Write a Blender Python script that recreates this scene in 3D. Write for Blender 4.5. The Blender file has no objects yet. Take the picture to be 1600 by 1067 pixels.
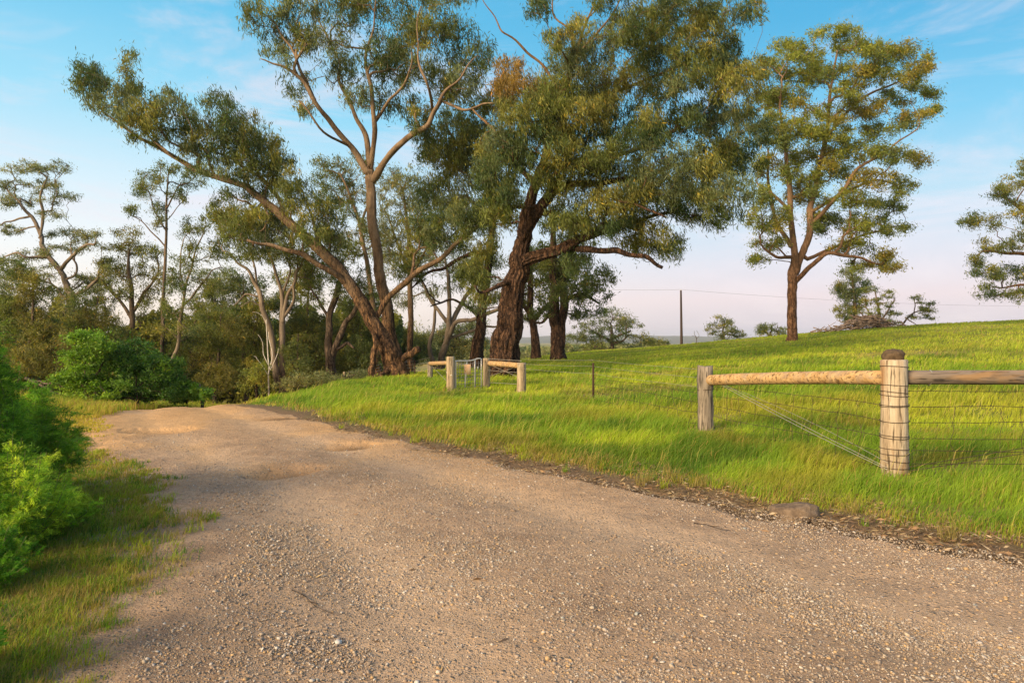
import bpy, math, random
import numpy as np
from mathutils import Vector
R = math.radians
scene = bpy.context.scene
col = scene.collection

# ------------------------------------------------------------------ camera
F = 1067.0          # focal length in photograph pixels (24 mm on a 36 mm sensor, 1600 px wide)
EYE = 1.4
cam_d = bpy.data.cameras.new('camera')
cam_d.lens = 24.0; cam_d.sensor_width = 36.0; cam_d.clip_start = 0.05; cam_d.clip_end = 12000
cam = bpy.data.objects.new('camera', cam_d); col.objects.link(cam)
cam.location = (0, 0, EYE); cam.rotation_euler = (R(90), 0, 0)
scene.camera = cam

# ------------------------------------------------------------------ light
SUN_AZ = (-0.74, -0.67)      # where the sun stands, seen from the scene
SUN_EL = 23.0
world = bpy.data.worlds.new('World'); scene.world = world; world.use_nodes = True
wt = world.node_tree; wt.nodes.clear()
def wn(t, **k):
    n = wt.nodes.new(t)
    for a, b in k.items(): setattr(n, a, b)
    return n
L = wt.links.new
def srgb(r, g, b):
    f = lambda c: c/12.92 if c <= 0.04045 else ((c+0.055)/1.055)**2.4
    return (f(r/255), f(g/255), f(b/255), 1)
sky = wn('ShaderNodeTexSky', sky_type='NISHITA', sun_disc=False, sun_elevation=R(SUN_EL),
         sun_rotation=math.atan2(SUN_AZ[0], SUN_AZ[1]))
bg1 = wn('ShaderNodeBackground'); bg1.inputs[1].default_value = 0.02
L(sky.outputs[0], bg1.inputs[0])
tc = wn('ShaderNodeTexCoord'); sep = wn('ShaderNodeSeparateXYZ'); L(tc.outputs['Generated'], sep.inputs[0])
def ramp(stops):
    r = wn('ShaderNodeValToRGB'); e = r.color_ramp.elements
    e[0].position, e[0].color = stops[0][0], srgb(*stops[0][1])
    e[1].position, e[1].color = stops[-1][0], srgb(*stops[-1][1])
    for p, c in stops[1:-1]:
        x = e.new(p); x.color = srgb(*c)
    L(sep.outputs[2], r.inputs[0]); return r
rl = ramp([(0.0, (246, 222, 196)), (0.05, (248, 234, 220)), (0.12, (236, 238, 238)), (0.2, (208, 230, 240)), (0.3, (150, 214, 238)), (0.42, (98, 190, 228)), (1, (50, 135, 195))])
rr = ramp([(0.0, (150, 172, 200)), (0.02, (196, 190, 208)), (0.06, (222, 202, 210)), (0.12, (206, 208, 220)), (0.19, (170, 208, 226)), (0.28, (112, 192, 226)), (0.4, (64, 168, 214)), (1, (40, 118, 184))])
ma = wn('ShaderNodeMapRange'); ma.interpolation_type = 'SMOOTHSTEP'
ma.inputs[1].default_value = -0.55; ma.inputs[2].default_value = 0.45; L(sep.outputs[0], ma.inputs[0])
mx = wn('ShaderNodeMix', data_type='RGBA'); L(ma.outputs[0], mx.inputs[0]); L(rl.outputs[0], mx.inputs[6]); L(rr.outputs[0], mx.inputs[7])
# thin streaky cirrus
mp = wn('ShaderNodeMapping'); mp.inputs['Rotation'].default_value = (0.25, 0.35, 0.5); mp.inputs['Scale'].default_value = (2.2, 3.0, 9.0)
L(tc.outputs['Generated'], mp.inputs[0])
nz = wn('ShaderNodeTexNoise'); nz.inputs['Scale'].default_value = 1.6; nz.inputs['Detail'].default_value = 7; nz.inputs['Roughness'].default_value = 0.62; nz.inputs['Distortion'].default_value = 0.5
L(mp.outputs[0], nz.inputs[0])
mc = wn('ShaderNodeMapRange'); mc.interpolation_type = 'SMOOTHSTEP'; mc.inputs[1].default_value = 0.46; mc.inputs[2].default_value = 0.74; mc.inputs[4].default_value = 0.6
L(nz.outputs[0], mc.inputs[0])
mx2 = wn('ShaderNodeMix', data_type='RGBA'); mx2.inputs[7].default_value = srgb(236, 222, 228)
L(mc.outputs[0], mx2.inputs[0]); L(mx.outputs[2], mx2.inputs[6])
bg2 = wn('ShaderNodeBackground'); bg2.inputs[1].default_value = 0.8
# warm afterglow round the sun's side of the sky, behind and left of the camera
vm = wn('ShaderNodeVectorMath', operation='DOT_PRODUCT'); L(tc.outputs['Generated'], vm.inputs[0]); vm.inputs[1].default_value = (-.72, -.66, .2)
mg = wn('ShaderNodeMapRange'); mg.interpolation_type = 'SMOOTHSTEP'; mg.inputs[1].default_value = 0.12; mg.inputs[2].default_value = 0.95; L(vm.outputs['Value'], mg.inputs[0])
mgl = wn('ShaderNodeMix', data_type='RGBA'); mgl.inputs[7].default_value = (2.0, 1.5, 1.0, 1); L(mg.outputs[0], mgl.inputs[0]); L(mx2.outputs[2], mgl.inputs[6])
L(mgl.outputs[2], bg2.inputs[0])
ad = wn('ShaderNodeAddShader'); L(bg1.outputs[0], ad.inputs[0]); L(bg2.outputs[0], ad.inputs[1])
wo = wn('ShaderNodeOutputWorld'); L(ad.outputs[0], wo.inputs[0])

sun_d = bpy.data.lights.new('sun', 'SUN'); sun_d.energy = 5.0; sun_d.angle = R(24); sun_d.color = (1.0, 0.77, 0.48)
sun = bpy.data.objects.new('sun', sun_d); col.objects.link(sun)
ce = math.cos(R(SUN_EL)); ln = math.hypot(*SUN_AZ)
sd = Vector((SUN_AZ[0]/ln*ce, SUN_AZ[1]/ln*ce, math.sin(R(SUN_EL))))
sun.rotation_euler = sd.to_track_quat('Z', 'Y').to_euler()
sun.location = sd*50
vs = scene.view_settings; vs.view_transform = 'Standard'; vs.look = 'None'; vs.gamma = 1.0; vs.exposure = 0.38; vs.use_curve_mapping = False
scene.cycles.max_bounces = 6; scene.cycles.diffuse_bounces = 3; scene.cycles.transmission_bounces = 4; scene.cycles.glossy_bounces = 2
scene.cycles.volume_bounces = 0

# ------------------------------------------------------------------ noise and terrain
rng = np.random.default_rng(7)
_tab = np.random.default_rng(3).random(65536)
def vn(x, y, sc=1.0, seed=0):
    x = np.asarray(x, float)/sc; y = np.asarray(y, float)/sc
    xi = np.floor(x).astype(np.int64); yi = np.floor(y).astype(np.int64)
    fx = x-xi; fy = y-yi; fx = fx*fx*(3-2*fx); fy = fy*fy*(3-2*fy)
    def g(a, b): return _tab[((a*73856093) ^ (b*19349663) ^ (seed*83492791)) & 65535]
    return (g(xi, yi)*(1-fx)+g(xi+1, yi)*fx)*(1-fy)+(g(xi, yi+1)*(1-fx)+g(xi+1, yi+1)*fx)*fy
def fbm(x, y, sc, seed=0, o=4):
    s = 0; a = 0.5; t = 0
    for i in range(o):
        s = s+a*vn(x, y, sc/2**i, seed+i*17); t += a; a *= 0.55
    return s/t
def splus(x, k): return k*np.logaddexp(0, x/k)
def sstep(a, b, x):
    t = np.clip((x-a)/(b-a), 0, 1); return t*t*(3-2*t)

pairs = [((2.5, -9), (12, -6)), ((1.2, -5), (9, -2.2)), ((-.6, -1), (6.5, .6)), ((-1.85, 1.5), (4.8, 2.6)), ((-2.3, 2.8), (3.6, 3.9)),
         ((-2.9, 4.7), (2.3, 5.25)), ((-3.9, 6.7), (.7, 7.0)), ((-5.6, 8.9), (-.95, 9.05)), ((-7.75, 12), (-3.6, 12.4)),
         ((-9.5, 15.9), (-6.5, 16.4)), ((-10.6, 19.5), (-7.6, 20)), ((-10.8, 25), (-7.6, 25)), ((-10, 33), (-7, 32.5))]
def crspline(P, n):
    P = np.array(P, float); Q = np.vstack([2*P[0]-P[1], P, 2*P[-1]-P[-2]]); out = []
    for i in range(1, len(Q)-2):
        a, b, c, d = Q[i-1], Q[i], Q[i+1], Q[i+2]
        for k in range(n):
            t = k/n
            out.append(.5*((2*b)+(c-a)*t+(2*a-5*b+4*c-d)*t*t+(3*b-a-3*c+d)*t**3))
    out.append(Q[-2]); return np.array(out)
RL = crspline([p[0] for p in pairs], 30); RRt = crspline([p[1] for p in pairs], 30)
RC = (RL+RRt)/2; RH = np.linalg.norm(RRt-RL, axis=1)/2
def road_u(X, Y):
    """-1 at the left edge, +1 at the right edge; also metres outside the road"""
    X = np.asarray(X, float).ravel(); Y = np.asarray(Y, float).ravel(); u = np.empty(len(X)); h = np.empty(len(X))
    dirn = np.gradient(RC, axis=0); dirn /= np.linalg.norm(dirn, axis=1)[:, None]
    for s in range(0, len(X), 40000):
        dx = X[s:s+40000, None]-RC[None, :, 0]; dy = Y[s:s+40000, None]-RC[None, :, 1]
        k = np.argmin(dx*dx+dy*dy, axis=1); i = np.arange(len(k))
        side = dx[i, k]*dirn[k, 1]-dy[i, k]*dirn[k, 0]
        dd = np.hypot(dx[i, k], dy[i, k])*np.sign(side)
        wd = np.linalg.norm(RRt[k]-RL[k], axis=1)/2
        # true half width across the road
        nx = dirn[k, 1]; ny = -dirn[k, 0]
        hw = np.abs((RRt[k, 0]-RC[k, 0])*nx+(RRt[k, 1]-RC[k, 1])*ny)
        u[s:s+40000] = dd/hw; h[s:s+40000] = hw
    return u, (np.abs(u)-1)*h
def hgt(X, Y):
    X = np.asarray(X, float); Y = np.asarray(Y, float)
    t = X/np.maximum(Y, 3)
    A = np.interp(t, [-.3, -.1, 0, .1, .2, .41, .56, .75, 1.3], [0, .05, .15, .55, .98, 2.2, 2.95, 3.6, 5])
    S = splus(Y-9, 1.0)/52 - splus(Y-58, 2.5)/52*1.9
    S = np.maximum(S, -.6)
    Yc = np.interp(t, [-1, -.6, -.45, -.36, -.3, -.2, -.1, 0, .1, .12], [13.5, 15, 16, 17.5, 20, 27, 33, 46, 62, 70])
    sl = np.interp(t, [-.34, -.2, .0, .1, .2], [.15, .085, .06, .03, .01])
    drop = sl*splus(Y-Yc, 1.5)
    drop = 4.2*(1-np.exp(-drop/4.2))
    z = A*S*np.where(Y > 0, 1, 0) - drop*np.where(Y > 0, 1, 0)
    r = np.hypot(X, Y)
    z = z + (fbm(X, Y, 6, 5)-.5)*.12*sstep(16, 32, r) + (fbm(X, Y, 30, 9)-.5)*.5*sstep(30, 90, r)
    return z
def h1(x, y): return float(hgt(np.array([x]), np.array([y]))[0])
def P(px, py, Y): return np.array([(px-800)/F*Y, Y, EYE-(py-533.5)/F*Y])
def gp(px, py):
    """where the view ray through a photo pixel meets the ground"""
    Y = np.arange(1.5, 120, .02); X = (px-800)/F*Y; z = EYE-(py-533.5)/F*Y
    k = np.argmax(z <= hgt(X, Y))
    if z[k] > hgt(X, Y)[k]: k = len(Y)-1
    return X[k], Y[k]

# ------------------------------------------------------------------ object helpers
def put(o, label=None, cat=None, group=None, kind=None):
    if label: o['label'] = label
    if cat: o['category'] = cat
    if group: o['group'] = group
    if kind: o['kind'] = kind
    return o
def empty(name, loc, **k):
    o = bpy.data.objects.new(name, None); col.objects.link(o); o.location = loc; o.empty_display_size = .2
    return put(o, **k)
def mesh_np(name, V, quads=None, tris=None, mat=None, parent=None, smooth=False, tint=None, ptint=None, loc=None):
    """V in world coordinates; stored relative to the parent or loc"""
    org = np.array(parent.location if parent is not None and parent.parent is None else (loc if loc is not None else (0, 0, 0)), float)
    if parent is not None and parent.parent is not None: org = np.array(parent.parent.location, float)
    V = np.asarray(V, float)-org
    me = bpy.data.meshes.new(name)
    nq = 0 if quads is None else len(quads); nt = 0 if tris is None else len(tris)
    li = []; 
    if nq: li.append(np.asarray(quads, np.int32).ravel())
    if nt: li.append(np.asarray(tris, np.int32).ravel())
    li = np.concatenate(li).astype(np.int32)
    me.vertices.add(len(V)); me.vertices.foreach_set('co', V.astype(np.float32).ravel())
    me.loops.add(len(li)); me.loops.foreach_set('vertex_index', li)
    me.polygons.add(nq+nt)
    st = np.concatenate([np.arange(nq)*4, nq*4+np.arange(nt)*3]).astype(np.int32)
    me.polygons.foreach_set('loop_start', st)
    me.update(calc_edges=True)
    if smooth: me.polygons.foreach_set('use_smooth', np.ones(nq+nt, bool))
    if tint is not None:
        a = me.attributes.new('tint', 'FLOAT_COLOR', 'FACE')
        c = np.ones((nq+nt, 4), np.float32); c[:, :3] = tint; a.data.foreach_set('color', c.ravel())
    if ptint is not None:
        a = me.attributes.new('tint', 'FLOAT_COLOR', 'POINT')
        c = np.ones((len(V), 4), np.float32); c[:, :ptint.shape[1]] = ptint; a.data.foreach_set('color', c.ravel())
    if mat: me.materials.append(mat)
    o = bpy.data.objects.new(name, me); col.objects.link(o)
    if parent is not None: o.parent = parent
    elif loc is not None: o.location = loc
    return o

class G:
    """collects tubes and boxes into one mesh"""
    def __init__(s): s.v = []; s.q = []; s.t = []; s.n = 0
    def add(s, V, q=(), t=()):
        s.v.append(np.asarray(V, float)); 
        if len(q): s.q.append(np.asarray(q, int)+s.n)
        if len(t): s.t.append(np.asarray(t, int)+s.n)
        s.n += len(V)
    def tube(s, pts, rad, n=8, cap=True, rough=0.0, seed=0, flat=None):
        pts = np.asarray(pts, float); m = len(pts); rad = np.broadcast_to(np.asarray(rad, float), (m,))
        T = np.gradient(pts, axis=0); T /= np.linalg.norm(T, axis=1)[:, None]+1e-9
        ref = np.array([0, 0, 1.0]) if abs(T[0, 2]) < .9 else np.array([0, 1.0, 0])
        u = np.cross(ref, T[0]); u /= np.linalg.norm(u)
        ang = np.arange(n)/n*2*np.pi; ca = np.cos(ang)[:, None]; sa = np.sin(ang)[:, None]; V = np.empty((m, n, 3))
        rr = np.random.default_rng(seed)
        if rough:
            ss = np.concatenate([[0], np.cumsum(np.linalg.norm(np.diff(pts, axis=0), axis=1))])/max(rad.max(), 1e-3)
            cx_ = np.cos(ang)*3+seed % 97; cy_ = np.sin(ang)*3
        for i in range(m):
            u = u-T[i]*np.dot(u, T[i]); u /= np.linalg.norm(u)+1e-9; w = np.cross(T[i], u)
            k = np.ones((n, 1))
            if rough:
                k[:, 0] += rough*1.5*(vn(cx_*.5+ss[i]*.12, cy_*.5+ss[i]*.1, 1, seed)-.5)+rough*1.9*(vn(cx_*2.6+ss[i]*.2, cy_*2.6-ss[i]*.25, 1, seed+1)-.6)+rough*.5*(rr.random(n)-.5)
            V[i] = pts[i]+rad[i]*k*(ca*u+sa*w)
        V = V.reshape(-1, 3)
        i = np.arange(m-1)[:, None]*n; j = np.arange(n)[None, :]; j2 = (j+1) % n
        q = np.stack([i+j, i+j2, i+n+j2, i+n+j], -1).reshape(-1, 4)
        t = []
        if cap:
            V = np.vstack([V, pts[0], pts[-1]]); a = m*n; b = a+1; jj = np.arange(n); k2 = (jj+1) % n
            t = np.vstack([np.stack([np.full(n, a), k2, jj], -1), np.stack([np.full(n, b), (m-1)*n+jj, (m-1)*n+k2], -1)])
        s.add(V, q, t)
    def box(s, c, d, axes=None):
        c = np.asarray(c, float); h = np.asarray(d, float)/2; A = np.eye(3) if axes is None else np.asarray(axes, float)
        sg = np.array([(-1, -1, -1), (1, -1, -1), (1, 1, -1), (-1, 1, -1), (-1, -1, 1), (1, -1, 1), (1, 1, 1), (-1, 1, 1)])
        s.add(c+(sg*h)@A, [(0, 3, 2, 1), (4, 5, 6, 7), (0, 1, 5, 4), (1, 2, 6, 5), (2, 3, 7, 6), (3, 0, 4, 7)])
    def build(s, name, mat, parent=None, smooth=True, loc=None):
        return mesh_np(name, np.vstack(s.v), np.vstack(s.q) if s.q else None, np.vstack(s.t) if s.t else None, mat, parent, smooth, loc=loc)

# ------------------------------------------------------------------ materials
def newmat(name):
    m = bpy.data.materials.new(name); m.use_nodes = True; nt = m.node_tree; nt.nodes.clear()
    o = nt.nodes.new('ShaderNodeOutputMaterial'); b = nt.nodes.new('ShaderNodeBsdfPrincipled')
    nt.links.new(b.outputs[0], o.inputs[0]); b.inputs['Specular IOR Level'].default_value = 0.25
    return m, nt, b, o
def N(nt, t, **k):
    n = nt.nodes.new(t)
    for a, b in k.items():
        if a.startswith('i_'):
            key = a[2:]; n.inputs[int(key) if key.isdigit() else key.replace('_', ' ')].default_value = b
        else: setattr(n, a, b)
    return n
def noise(nt, vec, sc, det=5, rough=.6, dist=0):
    n = N(nt, 'ShaderNodeTexNoise', i_Scale=sc, i_Detail=det, i_Roughness=rough, i_Distortion=dist)
    if vec is not None: nt.links.new(vec, n.inputs[0])
    return n.outputs[0]
def cramp(nt, fac, stops):
    r = N(nt, 'ShaderNodeValToRGB'); e = r.color_ramp.elements
    e[0].position = stops[0][0]; e[0].color = (*stops[0][1], 1); e[1].position = stops[-1][0]; e[1].color = (*stops[-1][1], 1)
    for p, c in stops[1:-1]: x = e.new(p); x.color = (*c, 1)
    nt.links.new(fac, r.inputs[0]); return r.outputs[0]
def mixc(nt, fac, a, b, mode='MIX'):
    m = N(nt, 'ShaderNodeMix', data_type='RGBA', blend_type=mode)
    for v, k in ((fac, 0), (a, 6), (b, 7)):
        if hasattr(v, 'links'): nt.links.new(v, m.inputs[k])
        elif isinstance(v, (int, float)): m.inputs[k].default_value = v
        else: m.inputs[k].default_value = (*v, 1)
    return m.outputs[2]
def mapped(nt, sc, src='Object'):
    t = N(nt, 'ShaderNodeTexCoord'); m = N(nt, 'ShaderNodeMapping'); m.inputs['Scale'].default_value = sc
    nt.links.new(t.outputs[src], m.inputs[0]); return m.outputs[0]
def rng_(nt, v, a, b, c=0., d=1.):
    m = N(nt, 'ShaderNodeMapRange'); nt.links.new(v, m.inputs[0])
    for i, x in enumerate((a, b, c, d)): m.inputs[i+1].default_value = x
    return m.outputs[0]
def bump(nt, b, hv, dist, strength=1.):
    n = N(nt, 'ShaderNodeBump', i_Strength=strength, i_Distance=dist); nt.links.new(hv, n.inputs['Height']); nt.links.new(n.outputs[0], b.inputs['Normal'])
def mathn(nt, op, a, b=0.):
    m = N(nt, 'ShaderNodeMath', operation=op)
    for v, k in ((a, 0), (b, 1)):
        if hasattr(v, 'links'): nt.links.new(v, m.inputs[k])
        else: m.inputs[k].default_value = v
    return m.outputs[0]

def leaf_mat(name, trans=.35, rough=.55):
    m, nt, b, o = newmat(name)
    a = N(nt, 'ShaderNodeAttribute', attribute_name='tint'); nt.links.new(a.outputs['Color'], b.inputs['Base Color'])
    b.inputs['Roughness'].default_value = rough
    t = N(nt, 'ShaderNodeBsdfTranslucent'); c = mixc(nt, 1.0, a.outputs['Color'], (1.5, 1.55, .6), 'MULTIPLY'); nt.links.new(c, t.inputs[0])
    mx = N(nt, 'ShaderNodeMixShader'); mx.inputs[0].default_value = trans
    nt.links.new(b.outputs[0], mx.inputs[1]); nt.links.new(t.outputs[0], mx.inputs[2]); nt.links.new(mx.outputs[0], o.inputs[0])
    return m
LEAF = leaf_mat('eucalypt leaves', .38)
GRASS = leaf_mat('grass blades', .45, .6)

def bark_mat(name, lo, lo2, hi, hi2, z0, z1, bs=.05):
    """rough fibrous bark (lo) below, smoother pale bark (hi) from z0..z1 up"""
    m, nt, b, o = newmat(name)
    v = mapped(nt, (1, 1, .22)); n1 = noise(nt, v, 9, 8, .72, .4); n2 = noise(nt, v, 30, 4, .6); v2 = mapped(nt, (1, 1, .5)); n3 = noise(nt, v2, 2.2, 4, .6)
    cl = cramp(nt, n1, [(.36, tuple(c*.25 for c in lo)), (.46, lo), (.56, lo2), (.7, tuple(min(1, c*1.5) for c in lo2))])
    vc = N(nt, 'ShaderNodeTexVoronoi', feature='DISTANCE_TO_EDGE', i_Scale=8.5); mv = mapped(nt, (1, 1, .3)); nd = N(nt, 'ShaderNodeTexNoise', i_Scale=5., i_Detail=4.); nt.links.new(mv, nd.inputs[0])
    va = N(nt, 'ShaderNodeVectorMath', operation='ADD'); vsn = N(nt, 'ShaderNodeVectorMath', operation='SCALE'); nt.links.new(nd.outputs['Color'], vsn.inputs[0]); vsn.inputs['Scale'].default_value = .28
    nt.links.new(mv, va.inputs[0]); nt.links.new(vsn.outputs[0], va.inputs[1]); nt.links.new(va.outputs[0], vc.inputs[0])
    crk = rng_(nt, vc.outputs['Distance'], .0, .11); cl = mixc(nt, mathn(nt, 'MULTIPLY', mathn(nt, 'SUBTRACT', 1., crk), .8), cl, tuple(c*.18 for c in lo))
    chh = cramp(nt, n3, [(.32, hi2), (.5, hi), (.75, tuple(min(c*1.25, .7) for c in hi))])
    chh = mixc(nt, rng_(nt, n2, .35, .6, .35, 0), chh, tuple(c*.5 for c in hi2))
    t = N(nt, 'ShaderNodeTexCoord'); s = N(nt, 'ShaderNodeSeparateXYZ'); nt.links.new(t.outputs['Object'], s.inputs[0])
    zz = mathn(nt, 'ADD', s.outputs[2], mathn(nt, 'MULTIPLY', mathn(nt, 'SUBTRACT', n3, .5), 5.0))
    f = rng_(nt, zz, z0, z1)
    nt.links.new(mixc(nt, f, cl, chh), b.inputs['Base Color']); b.inputs['Roughness'].default_value = .85
    hgt_ = mathn(nt, 'ADD', mathn(nt, 'ADD', n1, mathn(nt, 'MULTIPLY', n2, .35)), mathn(nt, 'MULTIPLY', crk, .45))
    bump(nt, b, mathn(nt, 'MULTIPLY', hgt_, rng_(nt, f, 0, 1, 1, .25)), bs, 1)
    return m
B_IRON = bark_mat('ironbark', (.06, .032, .02), (.145, .078, .044), (.21, .13, .065), (.09, .052, .03), 5.5, 10, .16)
B_GUM = bark_mat('gum bark', (.07, .038, .022), (.2, .11, .052), (.215, .15, .095), (.11, .07, .042), 2.2, 6, .09)
B_RED = bark_mat('reddish gum bark', (.12, .058, .03), (.2, .11, .062), (.2, .125, .075), (.12, .075, .045), 3, 9, .07)
B_PALE = bark_mat('pale bark', (.10, .075, .055), (.19, .145, .105), (.21, .165, .125), (.12, .09, .07), 0, 3, .05)
B_DEAD = bark_mat('dead white wood', (.4, .38, .34), (.55, .52, .48), (.55, .52, .48), (.4, .36, .32), 0, 2, .02)
B_DARK = bark_mat('dark bark', (.06, .042, .03), (.12, .085, .06), (.14, .1, .07), (.08, .06, .04), 3, 8, .05)
# ------------------------------------------------------------------ ground
def polar_sheet():
    th = np.concatenate([np.linspace(-np.pi, -.85, 60)[:-1], np.linspace(-.85, .85, 1000), np.linspace(.85, np.pi, 60)[1:]])
    r = np.concatenate([[0.05], np.geomspace(.4, 1.6, 12)[:-1], np.geomspace(1.6, 90, 470), np.geomspace(90, 6000, 60)[1:]])
    TH, RR = np.meshgrid(th, r); X = RR*np.sin(TH); Y = RR*np.cos(TH)
    n = len(th); m = len(r); i = np.arange(m-1)[:, None]*n; j = np.arange(n-1)[None, :]
    q = np.stack([i+j, i+n+j, i+n+j+1, i+j+1], -1).reshape(-1, 4)
    return X.ravel(), Y.ravel(), q
X, Y, q = polar_sheet()
near = (np.hypot(X, Y) < 60)
u = np.full(len(X), 9.); od = np.full(len(X), 50.)
uu, oo = road_u(X[near], Y[near]); u[near] = uu; od[near] = oo
def edge_wob(X, Y): return (fbm(X, Y, 1.3, 31, 4)-.5)*.55+(fbm(X, Y, .45, 33, 3)-.5)*.5
od2 = od+edge_wob(X, Y)
Z = hgt(X, Y)
Z += .02*sstep(0, .7, od)*(u > 0)+.02*sstep(0, 1., od)*(u < 0)   # verges stand a little above the road
Z += (fbm(X, Y, .5, 3, 3)-.5)*.035*sstep(0, .4, od)*(np.hypot(X, Y) < 40)
Z -= .06*sstep(.1, -.25, od)+.14*sstep(-.35, -.8, od)
# ground colour zones: R = bare dirt, G = dry grass, B = lush
dirt = sstep(.75, .0, od2)*(u > 0)+sstep(1.1, .1, od2+(fbm(X, Y, .6, 77)-.5)*1.6)*(u <= 0)
lf = (u <= 0)*1.0
dry = sstep(.5, .62, fbm(X*.35, Y, 5, 41, 4))
lush = sstep(.35, .65, fbm(X*.6, Y, 3, 51, 4))
m, nt, b, o = newmat('grass ground')
at = N(nt, 'ShaderNodeAttribute', attribute_name='tint'); sp = N(nt, 'ShaderNodeSeparateColor'); nt.links.new(at.outputs['Color'], sp.inputs[0])
v = mapped(nt, (1, 1, 1)); n1 = noise(nt, v, 3, 8, .7); n2 = noise(nt, v, 45, 5, .7); n4 = noise(nt, v, .25, 5, .65)
g = mixc(nt, sp.outputs[2], (.15, .15, .02), (.085, .14, .018))
g = mixc(nt, rng_(nt, n1, .4, .62, 0, .7), g, (.20, .19, .03))
g = mixc(nt, mathn(nt, 'MULTIPLY', sp.outputs[1], .75), g, (.30, .22, .08))
d = cramp(nt, n2, [(.3, (.05, .032, .02)), (.5, (.12, .08, .05)), (.72, (.27, .19, .12))])
d = mixc(nt, rng_(nt, n1, .42, .6, 0, .55), d, (.15, .1, .055))
dl = cramp(nt, n2, [(.3, (.13, .088, .055)), (.5, (.27, .19, .12)), (.72, (.44, .34, .24))]); dl = mixc(nt, rng_(nt, n1, .42, .6, 0, .5), dl, (.2, .13, .08))
d = mixc(nt, at.outputs['Alpha'], d, dl)
nt.links.new(mixc(nt, sp.outputs[0], g, d), b.inputs['Base Color']); b.inputs['Roughness'].default_value = .95
bump(nt, b, mathn(nt, 'ADD', n2, n1), .03, .8)
GROUND = m
o = mesh_np('ground', np.stack([X, Y, Z], -1), q, None, GROUND, smooth=True, ptint=np.stack([dirt, dry, lush, lf], -1)); put(o, kind='structure')

# ------------------------------------------------------------------ road
NU = 220; nv = 900
sv = np.concatenate([np.linspace(0, .3, 120)[:-1], np.linspace(.3, .85, 640), np.linspace(.85, 1, 60)[1:]])
idx = sv*(len(RL)-1); i0 = np.clip(idx.astype(int), 0, len(RL)-2); fr = (idx-i0)[:, None]
A = RL[i0]*(1-fr)+RL[i0+1]*fr; Bq = RRt[i0]*(1-fr)+RRt[i0+1]*fr
us = np.linspace(-1.22, 1.14, NU)
PX = (A[:, None, 0]+Bq[:, None, 0])/2+us[None, :]*(Bq-A)[:, None, 0]/2; PY = (A[:, None, 1]+Bq[:, None, 1])/2+us[None, :]*(Bq-A)[:, None, 1]/2
rx, ry = PX.ravel(), PY.ravel()
holes = [(-5.7, 10.9, .62, .42, .10), (-2.5, 7.4, .40, .32, .11), (-2.2, 9.2, .45, .3, .06), (-4.2, 12.5, .6, .3, .02), (-.4, 8.35, .5, .2, .02)]
def road_dz(X, Y):
    z = (fbm(X, Y, .9, 61, 4)-.5)*.05+(fbm(X, Y, .12, 71, 3)-.5)*.014
    hole = 0
    for hx, hy, ra, rb, dp in holes:
        dd = ((X-hx)/ra)**2+((Y-hy)/rb)**2; dd = dd*(1+.9*(fbm(X, Y, .3, 81)-.5))
        z = z-dp*np.exp(-dd**2.2); hole = hole+np.exp(-dd)
    return z, hole
def road_z(X, Y, u, od):
    dz, hole = road_dz(X, Y)
    rut = -.03*(np.exp(-((u-.42)/.16)**2)+np.exp(-((u+.38)/.16)**2))+.012*np.exp(-(u/.2)**2)
    edge = -.13*sstep(-.22, .30, od+edge_wob(X, Y)*.9)*(u > 0)-.075*sstep(-.65, .35, od+(fbm(X, Y, .5, 78, 4)-.5)*1.1)*(u <= 0)
    return hgt(X, Y)+.012+dz+rut+edge, hole
ru = np.tile(us, nv if False else len(sv)); hw = np.repeat(np.linalg.norm(Bq-A, axis=1)/2, NU)*.85; rod = (np.abs(ru)-1)*hw
rz, hole = road_z(rx, ry, ru, rod)
n = NU; mm = len(sv); i = np.arange(mm-1)[:, None]*n; j = np.arange(n-1)[None, :]
q = np.stack([i+j, i+j+1, i+n+j+1, i+n+j], -1).reshape(-1, 4)
orange = np.clip(sstep(.42, .62, fbm(rx*1.0, ry*.6, 2.2, 91, 4))*sstep(5, 9, ry)+.6*hole+.45*sstep(7, 12, ry), 0, 1)
coarse = sstep(.45, .6, fbm(rx+ry*.5, ry-rx*.2, 1.3, 97, 4))
track = np.exp(-((ru-.42)/.2)**2)+np.exp(-((ru+.38)/.2)**2)
m, nt, b, o = newmat('gravel road')
at = N(nt, 'ShaderNodeAttribute', attribute_name='tint'); sp = N(nt, 'ShaderNodeSeparateColor'); nt.links.new(at.outputs['Color'], sp.inputs[0])
v = mapped(nt, (1, 1, 1)); nf = noise(nt, v, 60, 6, .75); nm = noise(nt, v, 5, 6, .65); nl = noise(nt, v, .8, 4, .6)
vo = N(nt, 'ShaderNodeTexVoronoi', i_Scale=75., i_Randomness=1.); nt.links.new(v, vo.inputs[0])
vo2 = N(nt, 'ShaderNodeTexVoronoi', i_Scale=32., i_Randomness=1.); nt.links.new(v, vo2.inputs[0])
base = cramp(nt, nf, [(.28, (.21, .135, .075)), (.5, (.44, .30, .195)), (.72, (.62, .455, .325))])
base = mixc(nt, rng_(nt, nm, .38, .62, 0, .45), base, (.23, .15, .1))
base = mixc(nt, rng_(nt, nl, .5, .64, 0, .6), base, (.15, .1, .068))
base = mixc(nt, mathn(nt, 'MULTIPLY', sp.outputs[2], .42), base, (.58, .43, .30))
base = mixc(nt, mathn(nt, 'MULTIPLY', sp.outputs[0], .6), base, (.62, .36, .14))
sc1 = N(nt, 'ShaderNodeSeparateColor'); nt.links.new(vo.outputs['Color'], sc1.inputs[0])
peb = cramp(nt, sc1.outputs[0], [(0, (.16, .13, .11)), (.35, (.42, .33, .25)), (.6, (.55, .4, .22)), (.8, (.62, .56, .5)), (1, (.42, .36, .32))])
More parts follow.
